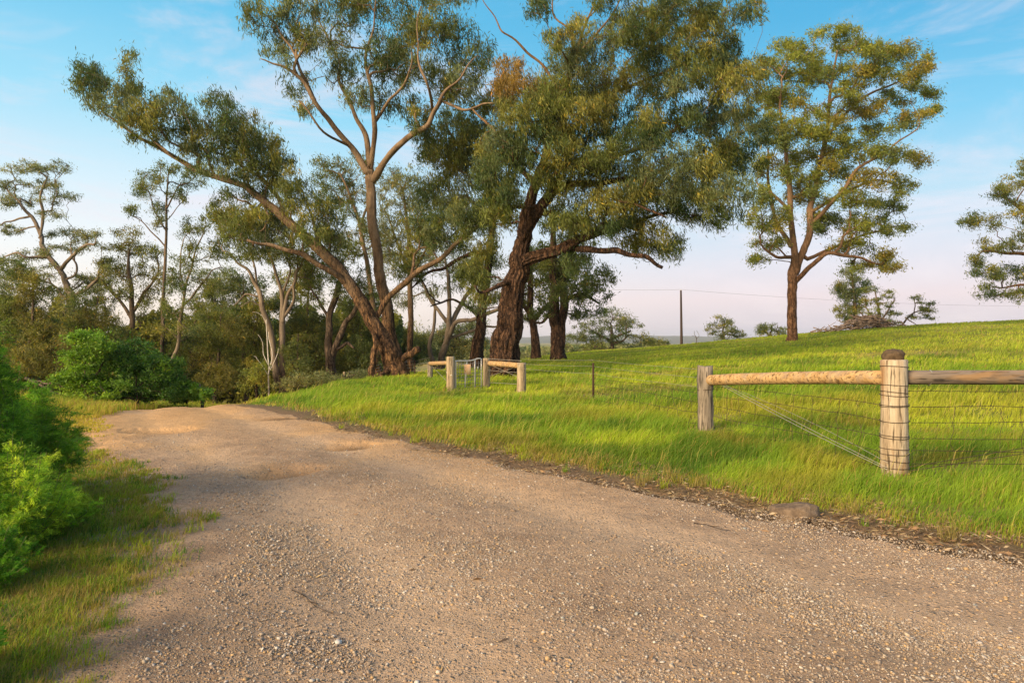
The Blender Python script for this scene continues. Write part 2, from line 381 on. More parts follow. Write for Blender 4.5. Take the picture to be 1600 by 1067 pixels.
pm = mathn(nt, 'MULTIPLY', rng_(nt, vo.outputs['Distance'], .42, .3), rng_(nt, sc1.outputs[1], .2, .5))
base = mixc(nt, mathn(nt, 'MULTIPLY', pm, .8), base, peb)
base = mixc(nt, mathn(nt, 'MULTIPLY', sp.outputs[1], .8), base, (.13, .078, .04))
nt.links.new(base, b.inputs['Base Color']); b.inputs['Roughness'].default_value = .9
sc2 = N(nt, 'ShaderNodeSeparateColor'); nt.links.new(vo2.outputs['Color'], sc2.inputs[0])
h2 = mathn(nt, 'MULTIPLY', rng_(nt, vo2.outputs['Distance'], .45, .0), rng_(nt, sc2.outputs[0], .6, .8))
hh = mathn(nt, 'ADD', mathn(nt, 'MULTIPLY', rng_(nt, vo.outputs['Distance'], .5, .0), pm), mathn(nt, 'MULTIPLY', nf, .7))
hh = mathn(nt, 'ADD', hh, mathn(nt, 'MULTIPLY', h2, 1.2)); hh = mathn(nt, 'ADD', hh, mathn(nt, 'MULTIPLY', nm, 2.))
bump(nt, b, hh, .024, 1)
ROAD = m
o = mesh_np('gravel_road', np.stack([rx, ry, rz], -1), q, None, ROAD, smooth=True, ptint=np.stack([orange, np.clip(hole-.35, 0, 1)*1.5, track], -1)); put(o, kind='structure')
def road_top(X, Y):
    u, od = road_u(X, Y); z, _ = road_z(X, Y, u, od); return z, u, od

# ------------------------------------------------------------------ loose gravel: real stones near the camera
ico_v = []
ph = (1+5**.5)/2
for a, b_ in ((-1, ph), (1, ph), (-1, -ph), (1, -ph)): ico_v.append((a, b_, 0))
for a, b_ in ((-1, ph), (1, ph), (-1, -ph), (1, -ph)): ico_v.append((0, a, b_))
for a, b_ in ((ph, -1), (ph, 1), (-ph, -1), (-ph, 1)): ico_v.append((a, 0, b_))
ico_v = np.array(ico_v)/1.9
ico_f = np.array([(0,11,5),(0,5,1),(0,1,7),(0,7,10),(0,10,11),(1,5,9),(5,11,4),(11,10,2),(10,7,6),(7,1,8),(3,9,4),(3,4,2),(3,2,6),(3,6,8),(3,8,9),(4,9,5),(2,4,11),(6,2,10),(8,6,7),(9,8,1)])
def stones(n, rmin, rmax, smin, smax, seed, pw=1.0):
    g = np.random.default_rng(seed)
    th = g.uniform(-.75, .72, n); r = rmin*(rmax/rmin)**(g.random(n)**pw)
    x = r*np.sin(th); y = r*np.cos(th); z, u, od = road_top(x, y)
    c = fbm(x+y*.5, y-x*.2, 1.3, 97, 4); trk = np.exp(-((u-.42)/.2)**2)+np.exp(-((u+.38)/.2)**2)
    keep = (od < .25)&(g.random(n) < np.clip(.34+1.6*sstep(.42, .6, c)-.3*trk, .16, 1))
    x, y, z, r = x[keep], y[keep], z[keep], r[keep]; n = len(x)
    s = smin*(smax/smin)**(g.random(n)**2.6)*.5
    sc = g.uniform(.6, 1.25, (n, 1, 3))*np.array([1, 1, .62]); V = ico_v[None]*sc*(1+g.uniform(-.22, .22, (n, 12, 1)))
    a = g.uniform(0, 6.3, n); ca, sa = np.cos(a)[:, None], np.sin(a)[:, None]
    tx = g.normal(0, .25, n)[:, None]
    V = np.stack([V[..., 0]*ca-V[..., 1]*sa, V[..., 0]*sa+V[..., 1]*ca, V[..., 2]+tx*V[..., 0]], -1)*s[:, None, None]
    V += np.stack([x, y, z+s*.22], -1)[:, None, :]
    pal = .82*np.array([(.50, .41, .31), (.62, .56, .49), (.42, .33, .25), (.55, .37, .19), (.28, .24, .21), (.70, .66, .60), (.36, .27, .2), (.48, .44, .42), (.40, .43, .41)])
    c = pal[g.choice(len(pal), n, p=[.25, .09, .21, .11, .14, .02, .14, .03, .01])]*g.uniform(.75, 1.12, (n, 1))
    return V.reshape(-1, 3), (ico_f[None]+np.arange(n)[:, None, None]*12).reshape(-1, 3), np.repeat(c, 20, 0)
st = [stones(270000, 2.3, 8.5, .005, .013, 1), stones(65000, 2.3, 12, .010, .026, 2), stones(700, 2.3, 10, .02, .04, 3)]
off = 0; VV = []; FF = []; CC = []
for a_, b_, c_ in st: VV.append(a_); FF.append(b_+off); CC.append(c_); off += len(a_)
m, nt, b, o = newmat('stones'); at = N(nt, 'ShaderNodeAttribute', attribute_name='tint')
v = mapped(nt, (1, 1, 1)); nt.links.new(mixc(nt, rng_(nt, noise(nt, v, 120, 3, .6), .35, .7, 0, .5), at.outputs['Color'], (.22, .16, .12)), b.inputs['Base Color']); b.inputs['Roughness'].default_value = .8
o = mesh_np('loose_gravel', np.vstack(VV), None, np.vstack(FF), m, smooth=False, tint=np.vstack(CC))
put(o, 'loose pale and tan pebbles scattered over the gravel road', 'gravel', kind='stuff')

# ------------------------------------------------------------------ grass
def blades(x, y, hgtv, width, lean, colr, name, label, wind=(1.15, .1), zoff=0, cat='grass', g=rng, droop=.35):
    n = len(x); z = hgt(x, y)+zoff
    a = g.uniform(0, 2*np.pi, n); rd = lean*g.random(n)
    d = np.stack([np.cos(a)*rd+wind[0]*g.uniform(.15, 1., n)*.8, np.sin(a)*rd+wind[1]*g.uniform(0, 1, n)], -1)
    f = g.uniform(0, 2*np.pi, n); sx = np.cos(f)*width/2; sy = np.sin(f)*width/2*.6
    sx = np.where(np.abs(sx) < width*.25, np.sign(sx+1e-9)*width*.25, sx)
    V = np.empty((n, 5, 3)); bx = np.stack([x, y, z-.01], -1)
    side = np.stack([sx, sy, np.zeros(n)], -1)
    mid = bx+np.stack([d[:, 0]*hgtv*.28, d[:, 1]*hgtv*.28, hgtv*.58], -1); tip = bx+np.stack([d[:, 0]*hgtv*.95, d[:, 1]*hgtv*.95, hgtv*(1-droop*np.hypot(d[:, 0], d[:, 1])*.6)], -1)
    V[:, 0] = bx-side; V[:, 1] = bx+side; V[:, 2] = mid+side*.75; V[:, 3] = mid-side*.75; V[:, 4] = tip
    k = np.arange(n)[:, None]*5
    o = mesh_np(name, V.reshape(-1, 3), k+np.array([[0, 1, 2, 3]]), k+np.array([[3, 2, 4]]), GRASS, tint=np.vstack([colr, colr]))
    put(o, label, cat, kind='stuff'); return o
def scatter(n, th0, th1, r0, r1, seed, pw=1.):
    g = np.random.default_rng(seed); th = g.uniform(th0, th1, n); r = r0*(r1/r0)**(g.random(n)**pw)
    return r*np.sin(th), r*np.cos(th), r, g
CG = {'lime': (.38, .45, .03), 'green': (.18, .29, .022), 'deep': (.05, .125, .012), 'straw': (.48, .38, .13), 'orange': (.38, .24, .05), 'yellow': (.42, .39, .04)}
for k_ in CG: CG[k_] = np.array(CG[k_])
def grass_col(x, y, r, g, dirtn):
    n = len(x); a = fbm(x*.7, y, 2.6, 51, 4); b_ = fbm(x, y, .8, 141, 3); w = sstep(.38, .62, a*.6+b_*.4)[:, None]
    c = CG['lime']*(1-w)+CG['green']*w
    dk = sstep(.5, .64, fbm(x*.8, y, 1.3, 151, 3))[:, None]; c = c*(1-.72*dk)+CG['deep']*.72*dk
    og = sstep(.56, .68, fbm(x*.8, y, 1.1, 157, 3))[:, None]*sstep(26, 8, r)[:, None]; c = c*(1-.35*og)+CG['orange']*.35*og
    yy = sstep(.5, .7, fbm(x*.4, y, 4, 161, 4))[:, None]; c = c*(1-.55*yy)+CG['yellow']*.55*yy
    dr = sstep(.54, .66, fbm(x*.35, y, 5, 41, 4))[:, None]*sstep(14, 26, r)[:, None]; c = c*(1-.45*dr)+CG['straw']*.85*.45*dr
    fz = sstep(18, 45, r)[:, None]*.45; c = c*(1-fz)+np.array([.36, .37, .06])*fz
    rnd = g.random(n); s = (rnd < (.05+.5*dirtn))[:, None]; c = np.where(s, CG['straw']*.4+CG['orange']*.5, c)
    return c*g.uniform(.7, 1.25, (n, 1))
# right verge and paddock
x, y, r, g = scatter(620000, -.62, .78, 3.2, 95, 11, .95)
u, od = road_u(x, y); odw = od+edge_wob(x, y)*.9
right = (u > 0)&(odw > .16+.3*g.random(len(x)))&~((x/np.maximum(y, .1) < -.3)&(y > 22))
tuft = fbm(x, y, .45, 171, 3); right &= g.random(len(x)) < .35+1.3*tuft
x, y, r, od, odw, tuft = x[right], y[right], r[right], od[right], odw[right], tuft[right]
hh = np.interp(r, [3, 8, 14, 22, 40, 90], [.25, .27, .25, .23, .18, .16])*(.45+1.05*tuft)*g.uniform(.55, 1.35, len(x))
hh *= .35+.65*sstep(.1, .9, odw)
hh *= .25+1.6*fbm(x, y, .9, 211, 3)
hh *= .66
hh *= 1-.7*np.exp(-(((x-3.8)/.55)**2+((y-6.6)/.75)**2))
hh *= 1-.5*np.exp(-(((x-2.9)/.4)**2+((y-9.9)/.9)**2))
hh *= np.where(fbm(x*.35, y, 5, 41, 4) > .6, .7, 1)
edge = sstep(.8, .15, odw)
blades(x, y, hh, np.maximum(.0045, r*.00095), .55, grass_col(x, y, r, g, edge), 'meadow_grass', 'long wind-combed lime green grass on the right verge and paddock', g=g, zoff=.015)
sx_, sy_, sr_, g = scatter(5000, -.55, .78, 3.4, 40, 19)
u3, od3 = road_u(sx_, sy_); k3 = (u3 > 0)&(od3 > .35)&(g.random(len(sx_)) < 1.6*fbm(sx_, sy_, 1.5, 221, 3)-.35)&~((sx_/sy_ < -.3)&(sy_ > 20)); sx_, sy_, sr_ = sx_[k3], sy_[k3], sr_[k3]; nn_ = len(sx_)
blades(sx_, sy_, g.uniform(.2, .42, nn_), np.maximum(.0035, sr_*.0006), .5, (CG['straw']*.75+CG['lime']*.25)*g.uniform(.7, 1.2, (nn_, 1)), 'seeding_grass_stalks', 'pale dry seeding stalks standing through the green verge grass', g=g, zoff=.04)
# left verge: short patchy grass, taller beyond
x, y, r, g = scatter(420000, -.95, -.3, 2.2, 30, 12, 1.)
u, od = road_u(x, y); odw = od+(fbm(x, y, .6, 77)-.5)*1.3
patch = fbm(x, y, .2, 181, 3)*.6+fbm(x, y, .7, 183, 2)*.4
farm = sstep(8, 13, r)
left = (u < 0)&(odw > -.3)&(g.random(len(x)) < np.clip(sstep(-.35, .6, odw)*.95+farm*.5, 0, 1)*sstep(.3-.28*farm, .5-.26*farm, patch))
x, y, r, odw, patch = x[left], y[left], r[left], odw[left], patch[left]
fm = sstep(8, 14, r)
tall = sstep(.55, 1.5, odw)
hh = (.04+.065*tall*sstep(.4, .6, patch)+.16*fm*tall+.18*sstep(14, 17, r))*g.uniform(.5, 1.4, len(x))
c = grass_col(x, y, r, g, np.clip(.9-.5*tall, 0, 1)+.8*sstep(8, 4, r)); yl = np.clip(fm*.55*sstep(18, 12, r), 0, 1)[:, None]
c = c*(1-yl)+CG['yellow']*np.array([1.05, .9, .9])*yl*g.uniform(.8, 1.2, (len(x), 1))
ww = .85; c = c*(1-(1-ww)*(1-fm[:, None]))
blades(x, y, hh, np.maximum(.0035, r*.0009), .9, c, 'short_grass', 'short patchy green and straw grass along the left road edge', wind=(.2, 0), g=g, zoff=.01)
# separate tufts along both road edges
def tufts(n, th0, th1, r0, r1, seed, keep, bl, hs, cols, name, label):
    cx_, cy_, cr_, g = scatter(n, th0, th1, r0, r1, seed); u_, od_ = road_u(cx_, cy_); k_ = keep(u_, od_+(fbm(cx_, cy_, .6, 77)-.5)*.8, cr_, g); cx_, cy_, cr_ = cx_[k_], cy_[k_], cr_[k_]; m_ = len(cx_)
    sz = g.uniform(.5, 1.5, m_); i_ = np.repeat(np.arange(m_), (bl*sz).astype(int)+4); nn_ = len(i_)
    xx = cx_[i_]+g.normal(0, .028, nn_)*sz[i_]; yy = cy_[i_]+g.normal(0, .028, nn_)*sz[i_]
    cc_ = cols[g.integers(0, len(cols), m_)][i_]*g.uniform(.65, 1.3, (nn_, 1)); st_ = g.random(nn_) < .18; cc_[st_] = CG['straw']*.7
    zo = .02*sstep(0, .7, od_[k_][i_])*(u_[k_][i_] > 0)
    blades(xx, yy, hs*sz[i_]*g.uniform(.4, 1.2, nn_), np.maximum(.0035, cr_[i_]*.0008), 1.3, cc_, name, label, wind=(.45, 0), g=g, zoff=zo, droop=.5)
cl_ = np.stack([CG['green'], CG['lime']*.8, CG['deep']*1.3, CG['straw']*.6, CG['yellow']*.6, CG['green']*.8])
tufts(14000, -.95, -.25, 2.3, 11, 301, lambda u, od, r, g: (u < 0)&(od > -.4)&(g.random(len(u)) < .12+.9*sstep(-.35, .5, od)), 26, .07, cl_, 'verge_tufts', 'small green and straw tufts dotting the bare left road edge')
tufts(5000, -.4, .78, 3.3, 14, 302, lambda u, od, r, g: (u > 0)&(od > -.02)&(od < .6)&(g.random(len(u)) < .15+.5*sstep(0, .5, od)), 24, .13, cl_[[0, 1, 3, 3, 4]], 'edge_tufts', 'short tufts reaching over the leaf litter at the right road edge')
# leaf and twig litter along the right edge
x, y, r, g = scatter(260000, -.3, .78, 3.3, 18, 13)
u, od = road_u(x, y); odw = od+edge_wob(x, y)
k = (u > 0)&(odw > -.25)&(odw < .85)&(g.random(len(x)) < .30+.6*(fbm(x, y, .4, 191) > .5))
x, y = x[k], y[k]; r = r[k]
x2, y2, r2, g2 = scatter(16000, -.8, .7, 2.4, 12, 14); u2, od2_ = road_u(x2, y2); k2 = (g2.random(len(x2)) < np.where(np.abs(u2) < .8, .025, .12))&(od2_ < 1.3)
x = np.concatenate([x, x2[k2]]); y = np.concatenate([y, y2[k2]]); r = np.concatenate([r, r2[k2]]); n = len(x)
zr, uu, odd = road_top(x, y); gz = hgt(x, y)+.02*sstep(0, .7, odd)*(uu > 0)
z = np.maximum(zr, gz-.06*sstep(.1, -.25, odd))+g.uniform(.004, .03, n)*np.where(uu > .9, 1, .25)
a = g.uniform(0, 6.3, n); Ls = g.uniform(.02, .075, n); ws = Ls*g.choice([.05, .09, .2], n); tl = g.normal(0, .25, n)
ax = np.stack([np.cos(a)*Ls/2, np.sin(a)*Ls/2, tl*Ls/2], -1); sx = np.stack([-np.sin(a)*ws/2, np.cos(a)*ws/2, g.normal(0, .3, n)*ws], -1)
c0 = np.stack([x, y, z], -1); V = np.stack([c0-ax, c0+sx-ax*.1, c0+ax, c0-sx-ax*.1], 1)
pal = np.array([(.28, .17, .09), (.38, .28, .15), (.18, .11, .06), (.42, .33, .22), (.13, .09, .06), (.3, .24, .12)])
cc = pal[g.choice(6, n, p=[.28, .2, .2, .1, .14, .08])]*g.uniform(.7, 1.15, (n, 1))
o = mesh_np('leaf_litter', V.reshape(-1, 3), np.arange(n*4).reshape(-1, 4), None, leaf_mat('dry leaves', .1, .8), tint=cc)
put(o, 'dry brown leaves, bark strips and straw fallen along the road edge', 'litter', kind='stuff')
# ------------------------------------------------------------------ trees
PAL = {
 'olive':  [(.12, .145, .035), (.205, .20, .045), (.055, .09, .032), (.125, .155, .075), (.27, .165, .045)],
 'grey':   [(.16, .18, .08), (.215, .215, .09), (.11, .14, .07)],
 'lime':   [(.18, .205, .032), (.11, .145, .038), (.235, .20, .035)],
 'rust':   [(.175, .16, .042), (.14, .16, .04), (.10, .135, .038)],
 'dark':   [(.08, .11, .035), (.12, .145, .04), (.15, .16, .04)],
 'bright': [(.125, .235, .025), (.075, .16, .022), (.175, .28, .03)],
 'fresh':  [(.06, .145, .022), (.035, .09, .018), (.11, .21, .026)],
}
class Tree:
    def __init__(s, Y0, seed=0):
        s.Y = Y0; s.rs = 1.; s.nsat = 2; s.amp = .0022*Y0; s.g = np.random.default_rng(seed+int(Y0*10)); s.p = []; s.par = []; s.r = []; s.att = []; s.fixed = []
    def limb(s, pts, step=None, wob=.5):
        """pts: (px, py, radius px [, dy])"""
        Q = np.array([[*P(p[0], p[1], s.Y+(p[3] if len(p) > 3 else 0)), p[2]*(s.Y/F)*s.rs] for p in pts])
        C = crspline(Q, 6); C[:, 3] = np.maximum(C[:, 3], .004)
        m = len(C); w = (s.g.random((m, 3))-.5); w[1:-1] = (w[:-2]+w[1:-1]+w[2:])/3; w = w*C[:, 3:4]*wob; w[0] = 0
        sl_ = np.arange(m)/6.; ph_ = s.g.random(6)*6.3; am = s.amp*np.minimum(1, sl_/2)[:, None]*(1 if s.p else .35)
        w += am*np.stack([np.sin(sl_*2.1+ph_[0])+.6*np.sin(sl_*4.7+ph_[1]), np.sin(sl_*2.4+ph_[2])+.6*np.sin(sl_*4.1+ph_[3]), np.sin(sl_*2.2+ph_[4])+.6*np.sin(sl_*5.1+ph_[5])], -1); C[:, :3] += w
        if not s.p: par = -1
        else:
            D = np.linalg.norm(np.array(s.p)-C[0, :3], axis=1); par = int(np.argmin(D))
        for c in C:
            s.p.append(c[:3]); s.par.append(par); s.r.append(c[3]); s.fixed.append(True); par = len(s.p)-1
    def grow(s, clumps, spx=9., deep=.0, tip=.42, fill=1., alpha=.3):
        """clumps: (px, py, rx, ry [, tint index])"""
        sat = []
        for c in clumps:
            for _ in range(s.nsat):
                a = s.g.uniform(0, 6.3); f_ = s.g.uniform(.75, 1.2); q_ = s.g.uniform(.35, .6); sat.append((c[0]+math.cos(a)*c[2]*f_, c[1]+math.sin(a)*c[3]*f_*.9, c[2]*q_, c[3]*q_, *c[4:]))
        clumps = list(clumps)+sat
        k = s.Y/F; A = []; info = []
        for c in clumps:
            cx, cy, rx_, ry_ = c[:4]; ti = c[4] if len(c) > 4 else s.g.integers(0, 4)
            dy = s.g.uniform(-1, 1)*deep if len(c) < 6 else c[5]; Yc = s.Y+dy
            n = max(4, int(fill*rx_*ry_/(spx*spx)*1.6)); rx_ = rx_*1.06; ry_ = ry_*1.06
            v = s.g.normal(size=(n, 3)); v /= np.linalg.norm(v, axis=1)[:, None]; v *= (s.g.random(n)**.42)[:, None]
            yy = Yc+v[:, 1]*(rx_+ry_)/2*k*1.1
            px = cx+v[:, 0]*rx_; py = cy-v[:, 2]*ry_
            A.append(np.stack([(px-800)/F*yy, yy, EYE-(py-533.5)/F*yy], -1)); info += [(ti, spx*k*s.g.uniform(.75, 1.35)) for _ in range(n)]
        A = np.vstack(A); s.A = A; s.info = info
        p = list(s.p); N0 = len(p); PP = np.zeros((N0+len(A)*5+5, 3)); PP[:N0] = p
        plen = np.zeros(len(PP))
        for i in range(N0):
            if s.par[i] >= 0: plen[i] = plen[s.par[i]]+np.linalg.norm(PP[i]-PP[s.par[i]])
        mask0 = np.arange(N0) > N0*.0
        D = np.linalg.norm(A[:, None]-PP[None, :N0], axis=2)+alpha*plen[None, :N0]
        # do not sprout from the butt of the trunk
        hz = PP[:N0, 2] < PP[:N0, 2].min()+(A[:, 2].min()-PP[:N0, 2].min())*.35
        D[:, hz] += 3
        best = D.argmin(1); bd = D.min(1); done = np.zeros(len(A), bool); nn = N0
        par = s.par; rr = s.r
        for _ in range(len(A)):
            i = int(np.argmin(np.where(done, 1e9, bd))); done[i] = True
            a = PP[best[i]]; b_ = A[i]; d = np.linalg.norm(b_-a); pb = best[i]
            pd = PP[pb]-PP[par[pb]] if par[pb] >= 0 else np.array([0, 0, 1.]); pd = pd/(np.linalg.norm(pd)+1e-9)
            ctrl = a+pd*d*.35+np.array([0, 0, .12*d]); m = 2 if d < .35 else (3 if d < 1.2 else 5)
            pi = pb; new = []
            for q_ in range(1, m+1):
                t = q_/m; pt = (1-t)**2*a+2*t*(1-t)*ctrl+t*t*b_
                if q_ < m: pt = pt+s.g.normal(size=3)*d*.045
                if nn >= len(PP): PP = np.vstack([PP, np.zeros((2000, 3))]); plen = np.concatenate([plen, np.zeros(2000)])
                PP[nn] = pt; plen[nn] = plen[pi]+np.linalg.norm(pt-PP[pi]); par.append(pi); rr.append(0); s.fixed.append(False); new.append(nn); pi = nn; nn += 1
            Dn = np.linalg.norm(A[:, None]-PP[None, new], axis=2)+alpha*plen[None, new]
            mn = Dn.min(1); up = (mn < bd)&~done; bd[up] = mn[up]; best[up] = np.array(new)[Dn.argmin(1)][up]
        s.p = [PP[i] for i in range(nn)]
        # pipe model
        e = 2.1; tipr = tip*k; acc = np.zeros(nn); r = np.array(rr)
        for i in range(nn-1, -1, -1):
            if not s.fixed[i]:
                r[i] = max(acc[i], tipr**e)**(1/e)
            if par[i] >= 0:
                acc[par[i]] += (r[i]**e if not s.fixed[i] else 0)
        for i in range(nn):
            if not s.fixed[i]: r[i] = min(r[i], r[par[i]]*.92)
        s.r = list(np.maximum(r, tipr*.8))
    def wood(s, mat, parent, name='trunk', flare=0., rough=.12, sides=20):
        n = len(s.p); ch = [[] for _ in range(n)]
        for i in range(n):
            if s.par[i] >= 0: ch[s.par[i]].append(i)
        gm = G(); starts = [(i, -1) for i in range(n) if s.par[i] < 0]
        while starts:
            i, pr = starts.pop(); pts = []; rad = []
            if pr >= 0: pts.append(s.p[pr]); rad.append(min(s.r[i]*1.15, s.r[pr]))
            while True:
                pts.append(s.p[i]); rad.append(s.r[i])
                c = ch[i]
                if not c: break
                # a fixed limb continues along itself
                nx = [k for k in c if s.fixed[k] and s.fixed[i] and k == i+1]
                k0 = nx[0] if nx else max(c, key=lambda q_: s.r[q_])
                for k in c:
                    if k != k0: starts.append((k, i))
                i = k0
            if len(pts) < 2: continue
            rad = np.array(rad); R0 = rad.max(); px = R0/s.Y*F
            if px > 7: sd = sides
            elif px > 3: sd = 9
            elif px > 1.2: sd = 5
            else: sd = 3
            pts = np.array(pts)
            if px > 7:      # refine big trunks
                C = crspline(np.hstack([pts, rad[:, None]]), 3); pts = C[:, :3]; rad = np.maximum(C[:, 3], .003)
            if flare and pr < 0:
                zz = pts[:, 2]-pts[0, 2]; rad = rad*.92*(1+flare*np.exp(-zz/(rad[0]*.9)))
            gm.tube(pts, rad, sd, cap=px > 1.2, rough=rough if px > 3 else 0, seed=len(pts)*7+int(R0*1e4))
        return gm.build(name, mat, parent)
    def leaves(s, parent, pal, lpx=6.5, wr=.26, per=75, hang=.55, name='crown', mat=None, flat=.8, windy=.35):
        g = s.g; k = s.Y/F; n = len(s.A); ti = np.array([i[0] for i in s.info], int); sr = np.array([i[1] for i in s.info])
        per = per*1.45; cnt = g.poisson(per, n); idx = np.repeat(np.arange(n), cnt); m = len(idx)
        v = g.normal(size=(m, 3)); v /= np.linalg.norm(v, axis=1)[:, None]; v *= (g.random(m)**.55)[:, None]*sr[idx][:, None]*np.where(g.random(m) < .2, 2.8, 1.5)[:, None]; v[:, 2] *= flat
        c = s.A[idx]+v
        base = g.normal(size=(n, 3))*windy; base[:, 2] -= hang*.7; base[:, 0] += .25
        ax = base[idx]+g.normal(size=(m, 3))*.55; ax[:, 2] -= hang*.4; ax /= np.linalg.norm(ax, axis=1)[:, None]
        sd = np.cross(ax, g.normal(size=(m, 3))); sd /= np.linalg.norm(sd, axis=1)[:, None]+1e-9
        Lg = lpx*k*g.uniform(.6, 1.35, m)[:, None]; W = Lg*wr
        V = np.stack([c-ax*Lg/2, c+sd*W/2-ax*Lg*.08, c+ax*Lg/2, c-sd*W/2-ax*Lg*.08], 1)
        pc = np.array(PAL[pal]); sub = g.uniform(.72, 1.3, n)
        # neighbouring sprays share a tone
        ti = np.where(ti < len(pc), ti, ti-3+1 if False else 0); tn = pc[ti]*.8+pc[g.integers(0, 3, n)]*.2
        colr = tn[idx]*sub[idx][:, None]*g.uniform(.65, 1.35, (m, 1))
        lo = g.random(m) < .04; colr[lo] = colr[lo]*np.array([2.2, 1.5, 1.0])
        q = np.arange(m*4).reshape(-1, 4)
        return mesh_np(name, V.reshape(-1, 3), q, None, mat or LEAF, parent, tint=colr)
NL = [0]
def tree(name, label, cat, Y, limbs, clumps, pal='olive', bark=None, group=None, seed=0, spx=6.5, deep=1.5, lpx=6.2, per=40, tip=.42, fill=.95, flare=.3,
         rough=.12, hang=.75, wr=.2, wob=.5, flat=.8, sides=20, windy=.35, rs=1., nsat=2):
    t = Tree(Y, seed); t.rs = rs; t.nsat = nsat
    f = limbs[0][0]; bx = (f[0]-800)/F*Y; bz = h1(bx, Y)
    root = empty(name, (bx, Y, bz), label=label, cat=cat, group=group)
    # the trunk really starts in the ground
    pyg = 533.5+(EYE-bz+.15)/Y*F
    l0 = list(limbs[0]); 
    if pyg > f[1]+2: l0 = [(f[0], pyg, f[2]*1.02)]+l0
    else: l0[0] = (f[0], pyg, f[2])
    t.limb(l0, wob=wob)
    for l in limbs[1:]: t.limb(l, wob=wob)
    if clumps:
        t.grow(clumps, spx, deep, tip, fill)
    t.wood(bark or B_GUM, root, flare=flare, rough=rough, sides=sides)
    if clumps:
        o = t.leaves(root, pal, lpx, wr, per, hang, flat=flat, windy=windy); NL[0] += len(o.data.polygons)
    return root, t

HERO = dict(lpx=7.2, wr=.16, flat=1.2, hang=1.1)
# the four big ones round the gate
tree('gum_tree', 'gum tree with a thick trunk leaning far left over the road bend', 'tree', 27,
 [[(624, 590, 25), (612, 560, 21), (592, 520, 17), (567, 478, 15), (537, 432, 13), (500, 390, 11.5), (455, 350, 10), (425, 325, 9), (380, 290, 7), (330, 275, 6), (300, 262, 5.5, .5), (265, 240, 4.6, .8), (215, 213, 3.3, 1), (170, 182, 2.2, 1.2), (138, 150, 1.2, 1.4)],
  [(555, 455, 8), (520, 425, 7, -.5), (475, 402, 6, -1), (430, 386, 4.5, -1.4), (385, 372, 2.5, -1.6)],
  [(447, 345, 6), (432, 305, 5.5, .6), (410, 280, 5, .9), (370, 257, 3.6, 1.2), (330, 232, 2, 1.4)],
  [(265, 240, 3), (225, 205, 2.2, 1), (205, 160, 1.5, 1), (198, 105, .8, 1)],
  [(500, 392, 6), (492, 350, 4, 1), (480, 325, 2.5, 1.3)],
  [(398, 330, 3.4), (385, 316, 2.8, -.3), (371, 308, 1.6, -.5)],
  [(412, 322, 3), (420, 345, 2, -.8), (405, 360, 1.2, -1)],
  [(585, 500, 7, .2), (607, 466, 7, .1), (650, 430, 6.5, -.3), (690, 398, 6, -.6), (730, 367, 5, -.8), (775, 343, 3, -1)],
  [(628, 560, 8), (640, 553, 8, -.6), (655, 546, 7.5, -1.)],
  [(606, 578, 7, -.3), (597, 586, 7, -.5), (588, 588, 8, -.6), (583, 572, 8, -.6), (584, 545, 6.5, -.5), (587, 520, 5, -.3)]],
 [(140, 135, 26, 26), (165, 158, 34, 26), (128, 118, 14, 12), (190, 172, 20, 22), (200, 100, 11, 15), (208, 130, 12, 16), (222, 185, 30, 30), (265, 165, 28, 22), (245, 205, 32, 26), (290, 205, 26, 30), (210, 150, 12, 16),
  (345, 160, 26, 13), (352, 190, 33, 28), (372, 215, 34, 30), (338, 235, 26, 20), (412, 220, 25, 22), (400, 250, 34, 26), (432, 235, 14, 20), (456, 264, 11, 13), (312, 232, 22, 18), (328, 205, 16, 18), (305, 270, 16, 8), (355, 262, 22, 14), (470, 300, 20, 18), (395, 300, 20, 12), (425, 275, 26, 24), (385, 275, 20, 14),
  (345, 308, 13, 12), (445, 300, 22, 18), (480, 325, 34, 22), (515, 345, 25, 28), (365, 335, 34, 18), (405, 350, 40, 24), (445, 372, 36, 22), (485, 365, 35, 22), (360, 362, 28, 20), (430, 345, 25, 20), (395, 385, 30, 16), (520, 385, 18, 18),
  (690, 360, 38, 26), (730, 345, 34, 22), (650, 385, 32, 22), (765, 335, 25, 20), (665, 345, 30, 25)],
 'olive', B_GUM, seed=1, deep=1.2, flare=.0, rough=.2, sides=44, rs=.66, **HERO)
